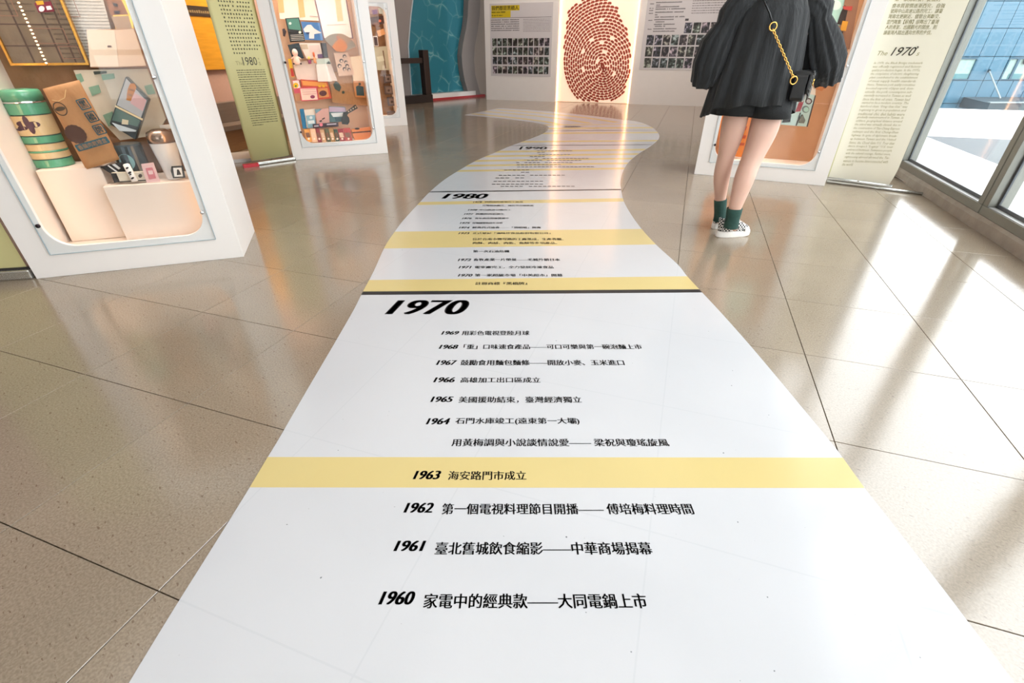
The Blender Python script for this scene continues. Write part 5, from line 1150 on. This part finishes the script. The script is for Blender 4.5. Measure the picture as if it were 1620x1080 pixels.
# blouse
ph1 = [random.uniform(0, 6.28) for _ in range(5)]
def pleat(a):
    return lambda t_: a * (.6 * math.sin(13 * t_ + ph1[0]) + .35 * math.sin(23 * t_ + ph1[1]) + .3 * math.sin(7 * t_ + ph1[2]))
def hemz(t_):      # back hem high (t=-pi/2), sides and front lower
    bk_ = max(0, math.cos(t_ + PI / 2)) ** .55 if math.cos(t_ + PI / 2) > 0 else 0
    return -.085 * (1 - bk_) + .006 * math.sin(9 * t_)
rings = []
bc = (0.0, .0)
for z, rx, ry, fa, hz, dx in ((1.405, .075, .06, 0, 0, 0), (1.385, .115, .075, .01, 0, 0), (1.355, .165, .10, .02, 0, .0), (1.30, .195, .125, .03, 0, -.005), (1.22, .205, .145, .04, 0, -.01), (1.12, .222, .16, .05, .1, -.015), (1.02, .238, .172, .058, .3, -.02), (.93, .252, .182, .065, .6, -.022), (.838, .266, .19, .075, 1, -.025)):
    rings.append(ring_at((dx, -.005, z), rx, ry, 110, fold=pleat(fa), z=(lambda t_, h_=hz: h_ * hemz(t_))))
o = MB().loft(rings, cap=False).obj('blouse', M_blouse, per, smooth=True); so = o.modifiers.new('thick', 'SOLIDIFY'); so.thickness = .003
# loosened armholes: puffed sleeves gathered above the elbow, then a wide balloon
def sleeve(path, radii, amp):
    rings = []; n = 54
    for i, (p, r) in enumerate(zip(path, radii)):
        p = Vector(p); t_ = (Vector(path[min(i + 1, len(path) - 1)]) - Vector(path[max(i - 1, 0)])).normalized()
        a = (Vector((0, 1, 0)) - t_ * t_.y).normalized(); c_ = t_.cross(a)
        rings.append([p + (a * math.cos(2 * PI * k / n) * r * .85 + c_ * math.sin(2 * PI * k / n) * r) * (1 + amp[i] * (.6 * math.sin(11 * 2 * PI * k / n + i * .15) + .5 * math.sin(17 * 2 * PI * k / n + 1))) for k in range(n)])
    o = MB().loft(rings, cap=False).obj('sleeve', M_blouse, per, smooth=True); q = o.modifiers.new('thick', 'SOLIDIFY'); q.thickness = .003
gl = pv(1156, 34, 3.25); cl_ = pv(1118, 128, 3.25); ml = pv(1128, 85, 3.25)
sleeve([(-.14, .0, 1.36), (-.20, .0, 1.33), gl + Vector((0, 0, .02)), gl + Vector((-.01, 0, -.02)), gl * .6 + ml * .4, gl * .25 + ml * .75, ml * .6 + cl_ * .4, cl_ + Vector((.0, .02, .0)), cl_ + Vector((.03, .05, -.004))],
       [.07, .085, .078, .066, .078, .092, .096, .080, .045], [.03, .06, .08, .09, .14, .14, .13, .14, .12])
gr = pv(1291, 26, 3.25); cr_ = pv(1308, 124, 3.25); mr = pv(1300, 88, 3.25)
sleeve([(.14, .0, 1.36), (.205, .0, 1.335), gr + Vector((0, 0, .02)), gr + Vector((.01, 0, -.02)), gr * .6 + mr * .4, gr * .25 + mr * .75, mr * .6 + cr_ * .4, cr_ + Vector((0, .02, .0)), cr_ + Vector((-.03, .05, -.004))],
       [.07, .088, .082, .070, .084, .104, .112, .088, .05], [.03, .06, .08, .09, .14, .14, .13, .14, .12])
# socks and shoes
M_sock = mat('dark_green_sock', '#24463f', .85, noise=(60, .2), bump=(120, .5), stretch=(.2, .2, 3)); M_sole = mat('white_rubber', '#e6e3de', .5, noise=(20, .04))
def check_mat():
    m = bpy.data.materials.new('black_white_check'); m.use_nodes = True; n = m.node_tree; b = n.nodes['Principled BSDF']
    tc = n.nodes.new('ShaderNodeTexCoord'); ch = n.nodes.new('ShaderNodeTexChecker'); ch.inputs['Scale'].default_value = 90; ch.inputs['Color1'].default_value = lin('#1d1d20'); ch.inputs['Color2'].default_value = lin('#dcdad6')
    n.links.new(tc.outputs['Object'], ch.inputs['Vector']); n.links.new(ch.outputs[0], b.inputs['Base Color']); b.inputs['Roughness'].default_value = .8
    return m
M_chk = check_mat()
def shoe(loc, ang, toe):
    Mx = Matrix.Translation(loc) @ Matrix.Rotation(ang, 4, 'Z')
    e = empty('shoe'); e.parent = per; e.matrix_local = Mx
    def fp(s, x0=0, x1=.25, w_=1.0):
        q = []
        for k in range(28):
            t_ = 2 * PI * k / 28; x = .125 + .125 * s * math.cos(t_); wd = (.037 + .012 * max(0, math.cos(t_ - .3)) ** 1) * s * w_
            sg = math.sin(t_); q.append((x, wd * (abs(sg) ** .75) * (1 if sg > 0 else -1)))
        return q
    R0 = [[Vector((x, y, z + .004 * max(0, (x - .18) / .07))) for x, y in fp(s)] for z, s in ((0, .96), (.004, 1.0), (.022, 1.01), (.040, .985), (.042, .95))]
    MB().loft(R0).obj('sole', M_sole, e, smooth=False, bevel=.002)
    rings = []
    for k, (z, x0, x1, wd) in enumerate(((.040, .008, .240, .95), (.058, .006, .236, .93), (.072, .004, .228, .90), (.086, .002, .200, .86), (.104, .0, .165, .82), (.120, -.002, .140, .80))):
        q = []
        for (x, y) in fp(1.0): q.append(Vector((x0 + (x / .25) * (x1 - x0), y * wd * 1.0, z + (.012 if z > .09 and x < .05 else 0))))
        rings.append(q)
    MB().loft(rings, cap=False).obj('upper', M_chk, e, smooth=True)
    cap = [[Vector((x, y * s, z)) for x, y in [( .19 + .052 * math.cos(a_) * s, .040 * math.sin(a_)) for a_ in [PI * (k / 12 - .5) for k in range(13)]]] for z, s in ((.041, 1.0), (.056, .97), (.068, .80), (.076, .45), (.078, .1))]
    MB().loft(cap, cap=False, closed=False).obj('toe_cap', M_sole, e, smooth=True)
    for i in range(4):
        x = .185 - .018 * i; z = .088 + .010 * i
        MB().tube([(x, -.020, z - .004), (x + .004, 0, z + .004), (x, .020, z - .004)], .0032, 6).obj('lace', M_sole, e, smooth=True)
def sock(an, top, low, r0, r1):
    d_ = (low - top); 
    pts = [top, top + d_ * .02, top + d_ * .35, top + d_ * .7, low, low + Vector((0, 0, -.03))]
    MB().tube(pts, [r0 * .9, r0, r0 * .97, r1 * .96, r1 * 1.0, r1], 24, cap=False).obj('sock', M_sock, per, smooth=True)
aR = math.radians(8)
shR = gp(1134, 377) - PO; shR.z = 0
shoe(shR + Vector((.004, .035, 0)), math.radians(9), 0)
shL = gp(1131, 364) - PO; shL.z = 0
shoe(shL + Vector((-.005, .02, 0)), math.radians(52), 0)
sock(None, pv(1139.8, 315, 3.33), pv(1139, 343, 3.33) , .043, .042)
sock(None, pv(1162.5, 329, 3.12), pv(1157.5, 353, 3.12), .050, .047)
# shoulder bag: its own thing, worn by the person
bagc = pv(1267, 134, 3.13)
hb_ = empty('shoulder_bag', loc=PO + bagc); tag(hb_, 'small black quilted leather shoulder bag with gold chain hanging at the hip', 'handbag')
hb_.rotation_euler = (0, 0, math.radians(57))
M_lea = mat('black_leather', '#17191b', .28, noise=(80, .2), bump=(200, .15), coat=.2); M_gld = mat('polished_gold', '#e0b060', .18, 1)
rings = []
for y, s in ((-.036, .9), (-.030, 1.0), (.030, 1.0), (.036, .9)): rings.append([Vector((u * s, y * 1.1, z * s)) for u, z in rrect(-.095, -.085, .095, .066, .032, 5)])
MB().loft([r[::1] for r in rings]).obj('bag_body', M_lea, hb_, smooth=False, bevel=.003)
fl_ = MB().prism([rrect(-.097, -.045, .097, .074, .035, 6)], -.052, -.041).loft([[Vector((u, y, .062 + .014 * math.cos(y / .05 * 1.3))) for u in (-.085, .085)] + [Vector((u, y, .055)) for u in (.085, -.085)] for y in (-.05, -.03, -.01, .01, .03, .045)]).obj('flap', M_lea, hb_, bevel=.002)
b = MB()
for s_ in (-1, 1):
    for i in range(6):
        z = -.060 + .022 * i
        b.tube([(0, -.053, z - .012), (s_ * .045, -.054, z + .010), (s_ * .088, -.052, z + .022)], .006, 6)
b.obj('quilting', M_lea, hb_, smooth=True)
for zz_ in (.022, .006): MB().tube([(.013 * math.cos(a_), -.060, zz_ + .009 * math.sin(a_)) for a_ in [k * .6 for k in range(10)]], .004, 6).obj('gold_clasp', M_gld, hb_, smooth=True)
MB().tube([(-.088, -.034, -.080), (0, -.036, -.0865), (.088, -.034, -.080)], .003, 6).obj('lower_piping', mat('piping', '#6d6a5c', .3, .3), hb_)
inv = (Matrix.Translation(PO + bagc) @ Matrix.Rotation(math.radians(57), 4, 'Z')).inverted()
Yb = 3.05
cA = vp(1222.5, 46, 3.075); cB = vp(1255, 122, 3.04)
link = None; nlk = 22
for i in range(nlk):
    f = (i + .5) / nlk; P = cA.lerp(cB, f); dr = (cB - cA).normalized()
    a = Vector((0, -1, 0)) if i % 2 else Vector((1, 0, .2)); a = (a - dr * a.dot(dr)).normalized()
    if link is None:
        ln = (cB - cA).length / nlk
        pts = [Vector((0, ln * .42 * math.sin(t_), ln * .78 * math.cos(t_))) for t_ in [2 * PI * k / 10 for k in range(11)]]
        link = MB().tube(pts, ln * .16, 6, cap=False)
        o = link.obj('chain_link', M_gld, hb_, smooth=True); lme = o.data
    else: o = bpy.data.objects.new('chain_link', lme); col.objects.link(o); o.parent = hb_
    c_ = dr.cross(a); Mw = Matrix((a, c_, dr)).transposed().to_4x4(); Mw.translation = P
    o.matrix_local = inv @ Mw
def goldring(P, r, nm='gold_ring'):
    P = inv @ P; MB().tube([P + Vector((r * math.cos(t_) * .6, -r * math.cos(t_) * .8, r * math.sin(t_))) for t_ in [2 * PI * k / 16 for k in range(17)]], .0038, 8, cap=False).obj(nm, M_gld, hb_, smooth=True)
goldring(vp(1223, 42, 3.07), .020); goldring(vp(1255.5, 127, 3.035), .020)
sp = [vp(1222.5, 38, 3.075), vp(1217, 20, 3.08), vp(1208, 0, 3.085), PO + Vector((-.115, -.125, 1.34)), PO + Vector((-.135, -.04, 1.40)), PO + Vector((-.12, .06, 1.37)), PO + Vector((-.02, .16, 1.20)), PO + Vector((.14, .19, 1.05)), PO + bagc + Vector((.03, .07, .06))]
MB().tube([inv @ p for p in sp], .0095, 8, flat=.45).obj('leather_strap', M_lea, hb_, smooth=True)
bpy.context.view_layer.update()
